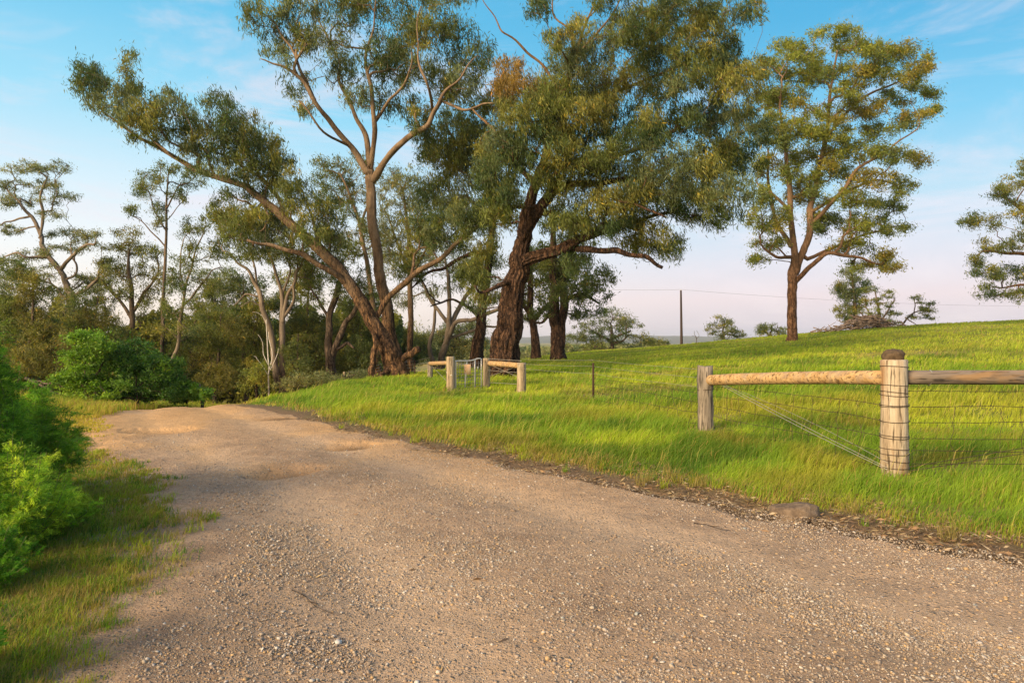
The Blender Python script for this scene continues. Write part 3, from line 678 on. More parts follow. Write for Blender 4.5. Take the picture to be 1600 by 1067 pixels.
tree('gum_tree', 'tallest gum with pale limbs fanning up out of frame behind the leaning one', 'tree', 29.5,
 [[(630, 588, 19), (617, 548, 17), (604, 485, 15), (593, 425, 13.5), (584, 352, 12), (579, 300, 11), (577, 265, 9.5)],
  [(577, 272, 8), (552, 237, 7), (522, 197, 6, -.5), (492, 157, 5, -1), (466, 122, 4, -1.2), (432, 101, 2.4, -1.4), (408, 91, 1.2, -1.4)],
  [(492, 157, 4), (470, 112, 3.4, -1), (455, 75, 2.7, -1), (430, 40, 1.7, -1), (400, 10, 1.2, -1)],
  [(578, 264, 7), (570, 212, 6, .7), (550, 167, 4.6, 1.2), (530, 122, 3.5, 1.5), (524, 82, 2.7, 1.6), (503, 40, 2, 1.8), (495, -10, 1.3, 2)],
  [(579, 264, 6.5), (585, 192, 5.4, -.8), (581, 142, 4, -1), (571, 82, 3, -1), (586, 30, 2, -1.2), (590, -25, 1.3, -1.2)],
  [(585, 192, 4), (610, 156, 3.2, -1.4), (638, 122, 2.3, -1.8), (640, 80, 1.5, -2)],
  [(582, 284, 8.5), (610, 242, 7.2, -.8), (652, 204, 6.2, -1.4), (676, 180, 5.4, -1.7), (692, 155, 3.8, -1.8), (715, 120, 2.2, -2), (740, 90, 1.2, -2.2)],
  [(676, 180, 4), (672, 140, 3, -2), (655, 105, 2.4, -2), (650, 60, 1.6, -2), (660, 10, 1, -2)],
  [(690, 158, 3.4), (722, 170, 3, -2.2), (755, 166, 2.4, -2.3), (785, 160, 1.5, -2.5)],
  [(545, 228, 3.5), (505, 205, 2.6, -1.5), (470, 160, 1.8, -2)]],
 [(400, 12, 26, 16), (430, 42, 32, 26), (480, 22, 38, 26), (440, 82, 24, 20), (470, 62, 28, 20), (462, 130, 20, 18), (512, 70, 34, 28), (560, 28, 44, 28), (592, 78, 34, 34), (542, 112, 30, 28), (562, 148, 24, 20),
  (622, 20, 38, 25), (602, 112, 32, 30), (622, 85, 26, 30), (660, 58, 28, 28), (682, 34, 34, 28), (652, 115, 28, 24), (702, 98, 34, 32), (722, 58, 30, 28), (742, 108, 28, 24), (695, 145, 24, 18),
  (610, 165, 24, 20), (655, 185, 18, 20), (722, 138, 28, 22), (480, -18, 40, 20), (600, -20, 60, 22), (700, -12, 50, 22), (540, 0, 30, 22), (645, 160, 16, 14), (480, 165, 14, 12), (760, 80, 15, 20)],
 'olive', B_GUM, seed=2, deep=1.6, per=34, flare=.05, rough=.16, fill=.85, rs=.68, sides=30, **HERO)
tree('ironbark_tree', 'massive dark ironbark behind the gate with a deeply furrowed trunk and dense crown', 'tree', 25,
 [[(783, 592, 38), (787, 560, 35), (793, 520, 31), (800, 480, 27.5), (807, 440, 24.5), (812, 405, 22), (818, 370, 18), (822, 335, 15), (832, 300, 12), (846, 265, 10), (854, 235, 8.5), (862, 190, 7), (880, 140, 5.5), (898, 92, 4.4), (910, 50, 3.4), (926, 15, 2.4), (935, -20, 1.5)],
  [(815, 385, 13), (832, 345, 12, -.5), (848, 318, 10.5, -.8), (875, 296, 8, -.2), (930, 286, 6, .2), (1000, 276, 4.6, .4), (1070, 258, 3, .8), (1130, 262, 1, 1)],
  [(810, 412, 15), (840, 400, 12.5, -.6), (880, 385, 10, -.9), (930, 366, 7, -.6), (985, 345, 4.8, 0), (1045, 334, 2.8, .3), (1100, 340, 1., .5)],
  [(880, 386, 8), (920, 391, 7, -1.4), (962, 390, 6.2, -1.5), (1002, 402, 5, -1.6), (1036, 418, 3, -1.7)],
  [(852, 262, 7.5), (900, 250, 6.4, .5), (960, 243, 5.4, 1), (1010, 228, 4.4, 1.2), (1060, 200, 3.2, 1.5), (1115, 160, 2, 1.7)],
  [(872, 160, 5), (930, 150, 4.2, 1), (1000, 128, 3.5, 1.5), (1080, 92, 2.5, 2), (1135, 55, 1.4, 2.2)],
  [(838, 288, 7.5), (802, 252, 5.6, .5), (775, 210, 4.2, .8), (742, 172, 2.4, 1)],
  [(880, 145, 4), (858, 118, 3.4), (832, 88, 2.8), (795, 55, 2.2), (770, 28, 1.6), (752, -5, 1)],
  [(900, 88, 3.6), (890, 50, 2.8), (868, 20, 2), (858, -20, 1.2)],
  [(898, 92, 3), (925, 60, 2.6), (960, 20, 2), (975, -20, 1.2)],
  [(804, 440, 7), (775, 447, 5, -.8), (755, 455, 3, -1.2), (740, 450, 2, -1.4)],
  [(930, 290, 4), (960, 310, 3.4, -2), (1000, 320, 2.6, -2.4), (1040, 345, 1.6, -2.6)]],
 [(792, 108, 22, 16, 4), (812, 132, 22, 14, 4), (775, 130, 16, 10, 4), (850, 285, 30, 18, 0, -1.6), (880, 235, 34, 26, 1, -1.8), (850, 200, 30, 26, 2, -1.6), (870, 150, 32, 26, 0, -1.6), (930, 250, 40, 26, 0, -2.), (980, 300, 40, 20, 1, -2), (1050, 290, 40, 24, 3, -2), (820, 245, 30, 24, 2, -1.6), (1100, 265, 36, 20, 1, -2), (905, 180, 34, 28, 1, -1.8), (890, 345, 30, 16, 0, -2), (960, 350, 34, 14, 2, -1.8), (1000, 215, 40, 28, 2, -2), (785, 300, 28, 22, 0, -1.4), (900, 100, 30, 24, 3, -1.4), (832, 180, 42, 36), (800, 228, 38, 32), (770, 280, 36, 34), (850, 140, 36, 34), (882, 92, 26, 24), (842, 18, 22, 16), (905, 52, 22, 22), (952, 60, 40, 34), (1000, 40, 48, 36), (1052, 30, 44, 32),
  (1100, 50, 42, 32), (1140, 25, 36, 22), (1170, 14, 18, 18), (1130, 90, 40, 35), (1155, 130, 38, 38), (1092, 120, 46, 40), (1030, 110, 46, 40), (972, 130, 46, 40), (912, 150, 46, 40), (872, 200, 42, 36), (922, 218, 46, 36),
  (980, 198, 46, 40), (1050, 190, 46, 40), (1120, 190, 44, 40), (1165, 190, 30, 34), (1160, 250, 36, 34), (1110, 250, 42, 34), (1042, 258, 46, 34), (972, 268, 46, 34), (902, 278, 42, 34), (1140, 296, 44, 26), (1082, 318, 48, 26),
  (1012, 318, 46, 24), (952, 320, 42, 24), (882, 330, 38, 28), (1000, 362, 46, 20), (1048, 390, 22, 20), (932, 358, 36, 18), (1095, 342, 38, 13), (1140, 334, 24, 12), (782, 325, 34, 26), (742, 335, 34, 26), (905, 410, 22, 22), (1010, 385, 36, 14),
  (955, -5, 40, 20), (1060, -12, 50, 20), (870, 60, 14, 16), (740, 430, 26, 22), (745, 465, 22, 16), (800, 180, 24, 24), (1020, 70, 40, 25)],
 'olive', B_IRON, seed=3, deep=2.6, per=44, flare=.08, rough=.24, sides=72, rs=.68, **HERO)
tree('ironbark_tree', 'rusty dark trunk standing close behind the massive ironbark, half hidden by it', 'tree', 33,
 [[(744, 572, 19), (750, 525, 15), (757, 455, 11), (765, 392, 9.5), (770, 335, 8), (758, 285, 6), (722, 240, 4, .5), (700, 200, 2, .8)],
  [(765, 395, 6), (735, 396, 5, -.4), (700, 412, 4, -.6), (668, 430, 3, -.8), (640, 452, 1.8, -1)],
  [(768, 360, 5), (790, 300, 4, 1), (795, 250, 3, 1.2)], [(752, 500, 4), (728, 478, 3.4, -.8), (700, 470, 2.6, -1.2), (672, 478, 1.5, -1.4)]],
 [(700, 230, 34, 30), (732, 270, 34, 28), (682, 212, 20, 18), (720, 308, 38, 26), (762, 250, 26, 28), (690, 272, 24, 22), (748, 395, 28, 26), (735, 430, 28, 20), (675, 310, 26, 20), (700, 330, 28, 18), (640, 425, 22, 12), (790, 145, 22, 22, 4), (705, 190, 28, 20), (740, 205, 30, 22), (778, 205, 28, 24), (720, 240, 30, 22), (755, 225, 26, 20), (690, 245, 22, 18), (785, 240, 26, 22), (740, 165, 24, 16), (772, 165, 22, 18, 4), (800, 310, 26, 22), (660, 215, 14, 14)],
 'olive', B_IRON, seed=4, per=40, flare=.08, rough=.22, deep=1.5, rs=.68, **HERO)
tree('paddock_tree', 'slim dark-trunked tree in the paddock between the massive ironbark and the double trunk', 'tree', 46,
 [[(838, 563, 9.5), (834, 520, 7.5), (827, 482, 6.5), (830, 432, 5), (825, 385, 4)], [(832, 505, 4), (850, 480, 3.4, -.5), (868, 470, 2.4, -.8)], [(828, 490, 4), (808, 462, 3.2, -.5), (795, 440, 2)]],
 [(832, 402, 28, 22), (812, 440, 24, 20), (850, 440, 24, 20), (800, 470, 20, 14), (838, 472, 24, 12), (818, 498, 14, 8), (855, 400, 20, 20)], 'dark', B_IRON, seed=5, per=36, rs=.9)
tree('paddock_tree', 'dark double trunk with a flared foot in the grass, third paddock tree beyond the gate', 'tree', 42,
 [[(871, 566, 15), (871, 540, 13.5), (869, 500, 11.5), (866, 450, 9), (863, 400, 7), (866, 350, 4)], [(874, 540, 9), (878, 495, 8), (880, 450, 7), (888, 400, 5), (890, 360, 3)],
  [(880, 470, 4), (905, 462, 3, -.8), (935, 470, 2)], [(866, 480, 3.5), (850, 500, 2.6), (836, 505, 1.6)]],
 [(880, 400, 34, 28), (862, 440, 28, 22), (900, 430, 38, 22), (925, 458, 28, 18), (885, 462, 34, 15), (918, 486, 26, 10), (938, 440, 22, 20), (850, 488, 18, 10), (868, 350, 28, 24), (905, 385, 28, 20)], 'dark', B_IRON, seed=6, per=38, flare=.35, rough=.2, rs=.9)
tree('tall_gum', 'tall lone gum with reddish trunk and broad airy crown on the open slope', 'tree', 43,
 [[(1237, 536, 12.5), (1237, 500, 11), (1237, 460, 10.5), (1239, 432, 10.5), (1241, 410, 9.5), (1238, 370, 7.5), (1235, 300, 6), (1228, 240, 4.5), (1220, 180, 3), (1222, 130, 2)],
  [(1243, 425, 9), (1257, 385, 8), (1268, 340, 6.8), (1275, 290, 5.8, .8), (1286, 220, 4.6, 1.2), (1300, 150, 3.4, 1.4), (1308, 90, 2, 1.6)],
  [(1266, 352, 5), (1300, 315, 4.6, -1), (1340, 272, 3.4, -1.6), (1388, 232, 2, -2), (1430, 200, 1.2, -2.2)],
  [(1243, 440, 6), (1268, 416, 5, -.6), (1298, 398, 4.2, -1), (1340, 401, 3, -1.3), (1382, 414, 1.8, -1.6)],
  [(1262, 405, 4.5), (1320, 380, 3.2, 1), (1375, 362, 2, 1.4), (1412, 350, 1.2, 1.8)],
  [(1240, 402, 4.2), (1212, 400, 3.2, -.8), (1188, 384, 2, -1.2)],
  [(1236, 330, 4), (1205, 302, 3, .8), (1180, 282, 1.8, 1)],
  [(1287, 220, 3.5), (1338, 162, 3, 1.2), (1398, 132, 2.2, 1.6), (1442, 110, 1.2, 1.8)],
  [(1236, 385, 5), (1214, 345, 4.2, 1.4), (1202, 285, 3.4, 1.8), (1196, 230, 2, 2)], [(1270, 330, 4), (1320, 300, 3.2, 1.5), (1370, 285, 2, 2), (1415, 290, 1.2, 2.4)]],
 [(1300, 52, 32, 12, 0), (1262, 82, 28, 16, 0), (1222, 75, 24, 14, 0), (1332, 72, 32, 20, 0), (1372, 82, 26, 18), (1410, 86, 22, 16), (1440, 100, 20, 15), (1382, 116, 28, 17), (1428, 130, 22, 13), (1458, 148, 13, 11), (1456, 176, 13, 10),
  (1300, 112, 32, 18, 0), (1262, 120, 30, 20), (1212, 110, 30, 20), (1232, 150, 32, 20), (1330, 140, 24, 15), (1342, 170, 32, 18), (1395, 155, 24, 14), (1295, 175, 24, 16), (1205, 160, 25, 20), (1418, 190, 22, 15), (1300, 210, 36, 16),
  (1370, 208, 30, 14), (1242, 200, 32, 20), (1202, 212, 26, 22), (1262, 240, 36, 16), (1332, 240, 36, 15), (1398, 240, 30, 15), (1428, 254, 18, 12), (1205, 262, 26, 20), (1292, 270, 32, 16), (1360, 280, 34, 15), (1408, 292, 20, 12),
  (1252, 302, 26, 18), (1322, 310, 34, 14), (1388, 320, 26, 13), (1192, 312, 22, 16), (1290, 348, 30, 14), (1352, 350, 34, 15), (1398, 358, 20, 10), (1332, 388, 34, 11), (1382, 396, 20, 9), (1190, 350, 22, 14), (1200, 384, 20, 10),
  (1190, 404, 12, 7), (1392, 420, 20, 8), (1342, 414, 16, 6), (1222, 340, 18, 14), (1272, 342, 12, 10), (1240, 270, 20, 14), (1350, 110, 20, 12)],
 'lime', B_RED, seed=7, spx=6, deep=2.6, lpx=4.8, per=40, tip=.4, flare=.25, fill=1.5, flat=.85, hang=.5, wr=.24, rs=.7, nsat=3)
tree('gum_tree', 'rounded gum tree cut by the right edge of the photo', 'tree', 45,
 [[(1700, 520, 11), (1690, 470, 9), (1670, 420, 8), (1640, 370, 6), (1600, 330, 4), (1570, 310, 2)], [(1660, 410, 5), (1620, 405, 4), (1580, 395, 3), (1540, 390, 1.6)], [(1670, 430, 4), (1630, 440, 3), (1590, 445, 2), (1550, 450, 1)], [(1650, 385, 5), (1650, 320, 4), (1630, 270, 2)]],
 [(1582, 288, 26, 15), (1558, 305, 20, 10), (1602, 325, 36, 16), (1545, 345, 28, 10), (1592, 378, 30, 16), (1550, 385, 22, 10), (1540, 425, 20, 12), (1580, 428, 32, 16), (1545, 455, 18, 9), (1590, 462, 24, 9), (1645, 300, 30, 22), (1690, 300, 34, 30),
  (1650, 350, 34, 22), (1700, 360, 40, 30), (1640, 410, 34, 20), (1700, 420, 34, 24), (1630, 455, 26, 12), (1515, 345, 12, 8), (1625, 265, 30, 15), (1530, 405, 12, 7)], 'olive', B_RED, seed=8, spx=6, lpx=4.8, per=36, flat=.7, rs=.85, nsat=3)
# behind the hero trees and along the left
def yb(px, py): return gp(px, py)[1]
BG = dict(spx=6, lpx=4.8, per=36)
tree('gum_tree', 'small yellow-tinged gum crown rising just left of the tall forked gum', 'tree', 40,
 [[(592, 585, 7), (585, 500, 6), (575, 420, 5), (563, 355, 4), (548, 312, 3), (532, 272, 2)], [(563, 355, 3), (575, 320, 2.2), (580, 300, 1.4)]],
 [(512, 262, 22, 18), (545, 254, 28, 16), (532, 290, 30, 22), (566, 300, 24, 22), (505, 290, 16, 14), (550, 330, 22, 18), (520, 320, 18, 14), (560, 370, 28, 24), (545, 400, 30, 22)], 'rust', B_GUM, seed=11, rs=0.8, **BG)
tree('gum_tree', 'grey-leaved gum filling the gap right of the tall forked trunk', 'tree', 38,
 [[(640, 580, 7), (642, 500, 6), (640, 420, 5), (636, 350, 3.6), (630, 300, 2.4)], [(640, 430, 3), (620, 380, 2.4), (606, 340, 1.6)], [(641, 440, 3), (665, 390, 2.4), (690, 350, 1.4)]],
 [(612, 290, 28, 26), (642, 285, 26, 22), (625, 330, 34, 26), (662, 325, 28, 24), (600, 350, 24, 22), (640, 370, 34, 22), (676, 365, 26, 20), (610, 395, 26, 18), (655, 405, 28, 16)], 'grey', B_GUM, seed=12, rs=0.8, **BG)
tree('spreading_gum', 'pale spreading gum with low sinuous bare limbs left of the gate', 'tree', 47,
 [[(688, 576, 8.5), (694, 545, 7.5), (700, 515, 6.5), (702, 480, 5), (700, 440, 4), (694, 400, 2.5)], [(696, 540, 5), (715, 505, 4.6, -.6), (745, 495, 4, -1), (780, 482, 3.2, -1.4), (815, 470, 2, -1.6)],
  [(700, 515, 5), (722, 470, 4.2, .8), (742, 435, 3, 1), (755, 400, 2, 1.2)], [(700, 505, 4), (672, 465, 3.4), (650, 430, 2.6), (632, 395, 1.6)], [(745, 495, 2.4), (765, 470, 2), (790, 455, 1.2)],
  [(698, 530, 3.4), (730, 520, 3), (760, 508, 2.2), (790, 508, 1.2)], [(680, 575, 5), (672, 540, 4), (678, 500, 3), (672, 450, 2)]],
 [(650, 402, 36, 18), (700, 415, 40, 20), (742, 412, 36, 20), (622, 430, 30, 16), (680, 452, 28, 10), (605, 405, 24, 18), (770, 440, 26, 14), (640, 470, 22, 9), (790, 462, 24, 9), (600, 460, 20, 12), (720, 385, 30, 16)], 'grey', B_PALE, seed=13, rs=0.8, spx=7, lpx=4.6, per=40, wob=1.2)
tree('young_gum', 'pair of slender pale trunks side by side left of the leaning gum', 'tree', 30,
 [[(441, 602, 7.5), (441, 560, 6.5), (440, 515, 6), (440, 465, 4.6), (432, 425, 3.4), (418, 390, 2.4), (405, 350, 1.2)], [(441, 508, 4), (448, 470, 3.6), (458, 440, 3), (468, 415, 2.2), (485, 395, 1.2)], [(440, 498, 3.6), (455, 478, 3), (462, 450, 2.6), (463, 410, 1.6)],
  [(434, 600, 6.5, -.3), (426, 550, 5.8, -.3), (415, 490, 5.2, -.3), (404, 455, 4.4, -.3), (388, 425, 3, -.3), (368, 405, 2, -.3), (350, 392, 1, -.3)], [(404, 455, 2.6), (398, 420, 2), (386, 385, 1.2)], [(438, 465, 2.6), (452, 430, 2), (447, 400, 1.2)], [(408, 465, 2.2), (385, 460, 1.8), (365, 478, 1.2)]],
 [(365, 345, 30, 16), (345, 375, 24, 16), (392, 360, 30, 18), (412, 392, 26, 14), (438, 400, 20, 12), (468, 402, 24, 16), (372, 402, 20, 10), (485, 430, 16, 12), (345, 335, 18, 12), (360, 480, 12, 8)], 'olive', B_PALE, seed=14, rs=0.78, spx=6, lpx=5, per=34, flare=.15)
tree('forked_tree', 'dark tree forking low into two bare stems between the slender pair and the leaning gum', 'tree', 31,
 [[(518, 588, 11), (514, 560, 9.5), (513, 525, 7.5), (518, 485, 6), (530, 445, 5), (534, 410, 3)], [(518, 560, 7), (530, 528, 6), (545, 500, 5), (556, 478, 3.6), (560, 450, 2)], [(522, 548, 4), (540, 538, 3), (552, 545, 1.6)], [(516, 500, 3), (498, 470, 2.4), (485, 450, 1.4)]],
 [(500, 430, 24, 20), (540, 440, 26, 18), (485, 460, 20, 18), (566, 450, 20, 22), (520, 405, 26, 16), (580, 490, 14, 16), (485, 400, 18, 16)], 'dark', B_DARK, seed=15, rs=0.85, **BG)
tree('twisted_gum', 'twisted grey gum with flat layered crown at the far left', 'tree', 40,
 [[(122, 570, 13), (117, 520, 11.5), (108, 465, 9.5), (95, 425, 7.5), (75, 398, 6.5), (62, 372, 5.5), (48, 338, 4.4), (28, 312, 3), (8, 295, 2)], [(62, 372, 4), (68, 340, 3.4), (62, 312, 2.8), (70, 280, 2), (60, 262, 1.2)],
  [(92, 422, 4.5), (115, 400, 3.8, -.6), (130, 385, 3, -.8), (150, 378, 1.6, -1)], [(78, 402, 4), (52, 402, 3.4, -.5), (25, 395, 2.4, -.8), (5, 405, 1.6)], [(108, 465, 5), (130, 455, 4.2), (150, 435, 3.4), (160, 420, 1.8)], [(48, 338, 3), (22, 345, 2.2), (2, 350, 1.4)], [(100, 440, 3), (118, 425, 2.6), (112, 405, 2)]],
 [(32, 262, 34, 10), (76, 264, 24, 10), (20, 288, 24, 11), (72, 290, 32, 12), (96, 308, 18, 9), (32, 315, 24, 9), (110, 368, 30, 10), (142, 384, 24, 9), (95, 390, 26, 8), (50, 400, 26, 9), (10, 360, 20, 10), (62, 430, 30, 14), (22, 440, 28, 20),
  (92, 468, 28, 16), (140, 440, 26, 14), (160, 425, 18, 12), (5, 310, 15, 10), (80, 335, 20, 6), (130, 365, 18, 8), (115, 500, 26, 30), (90, 530, 26, 24)], 'grey', B_PALE, seed=16, rs=0.66, tip=.5, spx=5.2, lpx=4.2, per=36, wob=1.4, flat=.65, rough=.2)
tree('slender_gum', 'thin straight gum with small open crown standing above the scrub', 'tree', 37,
 [[(252, 575, 5.5), (254, 520, 5), (256, 460, 4.5), (258, 400, 4), (260, 340, 3.2), (262, 290, 2.2), (264, 262, 1.2)], [(259, 360, 2.2), (245, 335, 1.8), (230, 305, 1.2)], [(261, 325, 2.2), (275, 300, 1.8), (292, 285, 1.2)], [(258, 385, 2), (235, 360, 1.6), (208, 338, 1)], [(260, 345, 1.6), (280, 322, 1.2), (300, 300, .8)]],
 [(236, 276, 20, 14), (264, 262, 22, 9), (296, 290, 20, 10), (230, 302, 18, 12), (245, 328, 14, 9), (278, 308, 16, 8), (206, 334, 9, 9), (243, 345, 12, 7), (300, 270, 12, 8), (218, 285, 11, 10)], 'olive', B_DARK, seed=17, rs=0.62, spx=5.2, lpx=4.4, per=32)
tree('gum_tree', 'orange-tinged gum beside the thin straight tree, over the dark bush', 'tree', 41,
 [[(202, 580, 6), (205, 520, 5.5), (206, 470, 5), (203, 430, 4), (200, 395, 2.4)], [(206, 500, 3.4), (185, 465, 3), (165, 445, 2)], [(206, 490, 3.4), (228, 455, 3), (245, 430, 1.8)], [(205, 525, 3), (180, 510, 2.4), (150, 500, 1.4)]],
 [(202, 372, 26, 15), (190, 396, 28, 15), (224, 400, 24, 18), (172, 418, 24, 13), (210, 428, 36, 18), (250, 432, 22, 15), (180, 450, 32, 16), (225, 462, 30, 12), (150, 450, 22, 18), (165, 478, 28, 12), (232, 500, 24, 14)], 'rust', B_DARK, seed=18, rs=0.8, **BG)
tree('leaning_gum', 'pale-footed gum leaning right behind the dark bush', 'tree', 31,
 [[(258, 592, 5.5), (268, 565, 5), (278, 535, 4.6), (284, 490, 4.2), (290, 445, 3.2), (302, 405, 2.4), (318, 365, 1.4)], [(284, 480, 2.8), (305, 458, 2.4), (330, 425, 1.6), (345, 418, 1)], [(288, 450, 2), (280, 410, 1.6), (285, 370, 1)], [(280, 530, 2), (262, 515, 1.6), (245, 520, 1)]],
 [(285, 358, 14, 11), (310, 385, 20, 10), (322, 350, 16, 14), (300, 412, 22, 14), (334, 402, 14, 10), (284, 442, 26, 18), (322, 440, 18, 12), (342, 452, 18, 14), (300, 480, 20, 9), (268, 480, 16, 14), (265, 515, 30, 12), (295, 530, 24, 14)], 'olive', B_PALE, seed=19, rs=0.68, **BG)
tree('dead_sapling', 'bare white dead sapling with thin splayed stems beside the slender pair', 'dead tree', 29,
 [[(420, 597, 2.6), (419, 575, 2.2), (418, 540, 1.8), (417, 500, 1.2)], [(419, 590, 1.8), (424, 555, 1.5), (421, 515, 1)], [(419, 570, 1.3), (410, 548, 1.1), (405, 525, .8)], [(421, 580, 1.2), (431, 560, 1), (436, 545, .7)], [(416, 505, 1), (408, 490, .8), (392, 490, .6)], [(418, 585, 1.2), (405, 565, 1), (397, 555, .7)]], [], bark=B_DEAD, seed=20, rs=0.5, flare=.1)
# mid-height scrub trees that close the view on the left
mids = [
 ('olive-green tree with drooping yellowish crown right of the road end', 336, 605, 'rust', 34, [(345, 500, 30, 20), (330, 530, 32, 24), (355, 555, 30, 26), (340, 590, 30, 20), (365, 520, 24, 24), (318, 560, 22, 22)]),
 ('brown-olive tree directly above the end of the road', 300, 605, 'dark', 36, [(300, 505, 28, 18), (290, 535, 30, 22), (305, 565, 32, 24), (285, 590, 30, 16), (320, 590, 24, 18)]),
 ('broad olive gum crown behind the slender pale pair', 385, 600, 'olive', 38, [(380, 460, 34, 24), (350, 440, 30, 22), (405, 480, 30, 24), (365, 490, 34, 22), (395, 520, 28, 26), (330, 462, 26, 20), (410, 550, 24, 24), (385, 575, 26, 24)]),
 ('dense olive tree between the slender pair and the dark forked tree', 480, 598, 'olive', 40, [(480, 440, 30, 26), (465, 480, 28, 24), (492, 500, 28, 24), (470, 520, 30, 22), (500, 545, 26, 26), (455, 450, 20, 22), (485, 575, 30, 20)]),
 ('dark leafy tree right behind the dark forked tree', 560, 590, 'dark', 42, [(560, 480, 28, 22), (540, 510, 28, 24), (575, 520, 24, 24), (555, 550, 32, 24), (535, 575, 26, 20), (585, 560, 20, 20), (590, 470, 20, 25)]),
 ('yellow-brown leafy mass above the left edge bush', 28, 600, 'rust', 30, [(20, 420, 30, 20), (45, 450, 28, 20), (15, 470, 28, 26), (50, 490, 26, 24), (20, 520, 30, 22), (70, 520, 24, 22), (60, 555, 30, 22), (85, 575, 26, 18), (30, 560, 28, 28), (100, 545, 18, 20)]),
 ('low brown-green tree under the twisted grey gum', 150, 600, 'rust', 33, [(130, 470, 26, 18), (160, 500, 28, 18), (125, 510, 26, 20), (175, 520, 24, 16), (150, 540, 28, 20)]),
 ('grey-green tree low behind the pale spreading gum', 700, 576, 'grey', 58, [(690, 520, 26, 14), (720, 512, 24, 12), (705, 540, 30, 12), (740, 535, 20, 12), (665, 535, 26, 14), (730, 552, 26, 9), (690, 556, 30, 9), (750, 515, 14, 14)]),
 ('grey-green tree left of the broken stub limb behind the fence', 640, 580, 'olive', 55, [(640, 530, 24, 16), (620, 545, 20, 14), (655, 550, 24, 12), (635, 565, 26, 9), (600, 540, 18, 18)]),
 ('dark tree close behind the orange-tinged gum', 232, 590, 'dark', 44, [(245, 520, 24, 20), (225, 545, 28, 18), (200, 530, 24, 18), (255, 550, 22, 20)]),
]
for k_, (lab, bx_, by_, pl, Yt, cl) in enumerate(mids):
    tx = np.mean([c[0] for c in cl]); ty = min(c[1] for c in cl)
    tree('scrub_tree', lab, 'tree', Yt, [[(bx_, by_, 5.5), ((bx_*2+tx)/3, by_-25, 4.5), (tx, (by_+ty)/2, 3.4), (tx+4, ty, 1.5)]], cl, pl, B_DARK, 'trees and scrub behind the road bend', seed=30+k_, rs=0.7, spx=6.2, lpx=5, per=52, hang=.6, fill=1.15)
# distinct small ones
tree('dark_sapling', 'compact dark green sapling right of the slender pale pair', 'tree', 30, [[(466, 600, 2.4), (466, 570, 2), (465, 540, 1.4), (465, 522, .8)]],
 [(465, 532, 14, 9), (463, 550, 18, 11), (467, 568, 18, 10), (458, 582, 14, 8), (476, 582, 12, 8)], 'dark', B_DARK, seed=50, spx=6, lpx=4.5, per=55, hang=.1)
tree('yellow_sapling', 'round yellow-green sapling left of the slender pale pair', 'bush', 29, [[(400, 606, 2), (400, 590, 1.6), (402, 575, 1)]],
 [(402, 572, 12, 9), (396, 588, 16, 12), (410, 590, 14, 11), (398, 602, 18, 9)], 'lime', B_DARK, seed=51, spx=6, lpx=4.5, per=55, hang=.1)
Yb = 19.5
tree('green_bush', 'bright green leafy bush beyond the left verge', 'bush', Yb, [[(135, 628, 1.4), (133, 600, 1.2), (134, 570, 1), (138, 535, .8)], [(133, 605, 2), (112, 590, 1.6), (98, 585, 1)], [(134, 600, 2), (155, 578, 1.6), (165, 560, 1)]],
 [(140, 528, 20, 12), (122, 552, 24, 14), (150, 552, 24, 16), (132, 574, 32, 15), (108, 582, 18, 12), (160, 580, 24, 18), (130, 598, 42, 12), (150, 602, 36, 12), (98, 600, 14, 10), (135, 614, 40, 9), (118, 524, 12, 8), (160, 535, 14, 10)], 'bright', B_DARK, seed=52, spx=7, lpx=4.6, per=80, hang=-.1, wr=.4, flat=.5)
tree('dark_bush', 'rounded darker green bush beside the bright green one', 'bush', Yb+.8, [[(215, 628, 1.4), (213, 600, 1.2), (212, 565, 1), (214, 545, .8)], [(213, 605, 2), (235, 590, 1.6), (250, 580, 1)]],
 [(205, 545, 22, 13), (232, 552, 20, 14), (190, 568, 20, 16), (215, 572, 26, 18), (242, 582, 22, 18), (200, 595, 28, 16), (235, 602, 32, 12), (262, 600, 24, 16), (185, 602, 16, 12), (265, 575, 18, 14), (285, 612, 22, 9), (215, 616, 44, 9), (262, 618, 30, 8)], 'fresh', B_DARK, seed=53, spx=7, lpx=4.6, per=80, hang=.1, wr=.4)
tree('low_bush', 'low fresh green bush where the road disappears', 'bush', Yb+2, [[(292, 628, 1), (292, 618, .9), (293, 608, .7)]],
 [(275, 608, 18, 8), (298, 605, 14, 7), (288, 616, 26, 9), (310, 616, 14, 8)], 'bright', B_DARK, seed=54, spx=6, lpx=6, per=50, hang=.1, wr=.4)
tree('low_bush', 'grey-green low shrub at the foot of the slender pale pair', 'bush', 27, [[(480, 598, 1.6), (480, 592, 1.2), (482, 586, .8)]],
 [(470, 592, 20, 7), (500, 590, 18, 7), (448, 600, 14, 6), (485, 596, 26, 5)], 'grey', B_DARK, seed=55, spx=5, lpx=4.5, per=45, hang=.1)
tree('low_bush', 'pale grey tuft of scrub on the verge left of the leaning trunk foot', 'bush', 26, [[(545, 594, 1.6), (545, 588, 1.2), (546, 582, .8)]],
 [(535, 589, 18, 6), (560, 588, 16, 6), (548, 592, 22, 5)], 'grey', B_DARK, seed=56, spx=5, lpx=4.5, per=40, hang=.1)
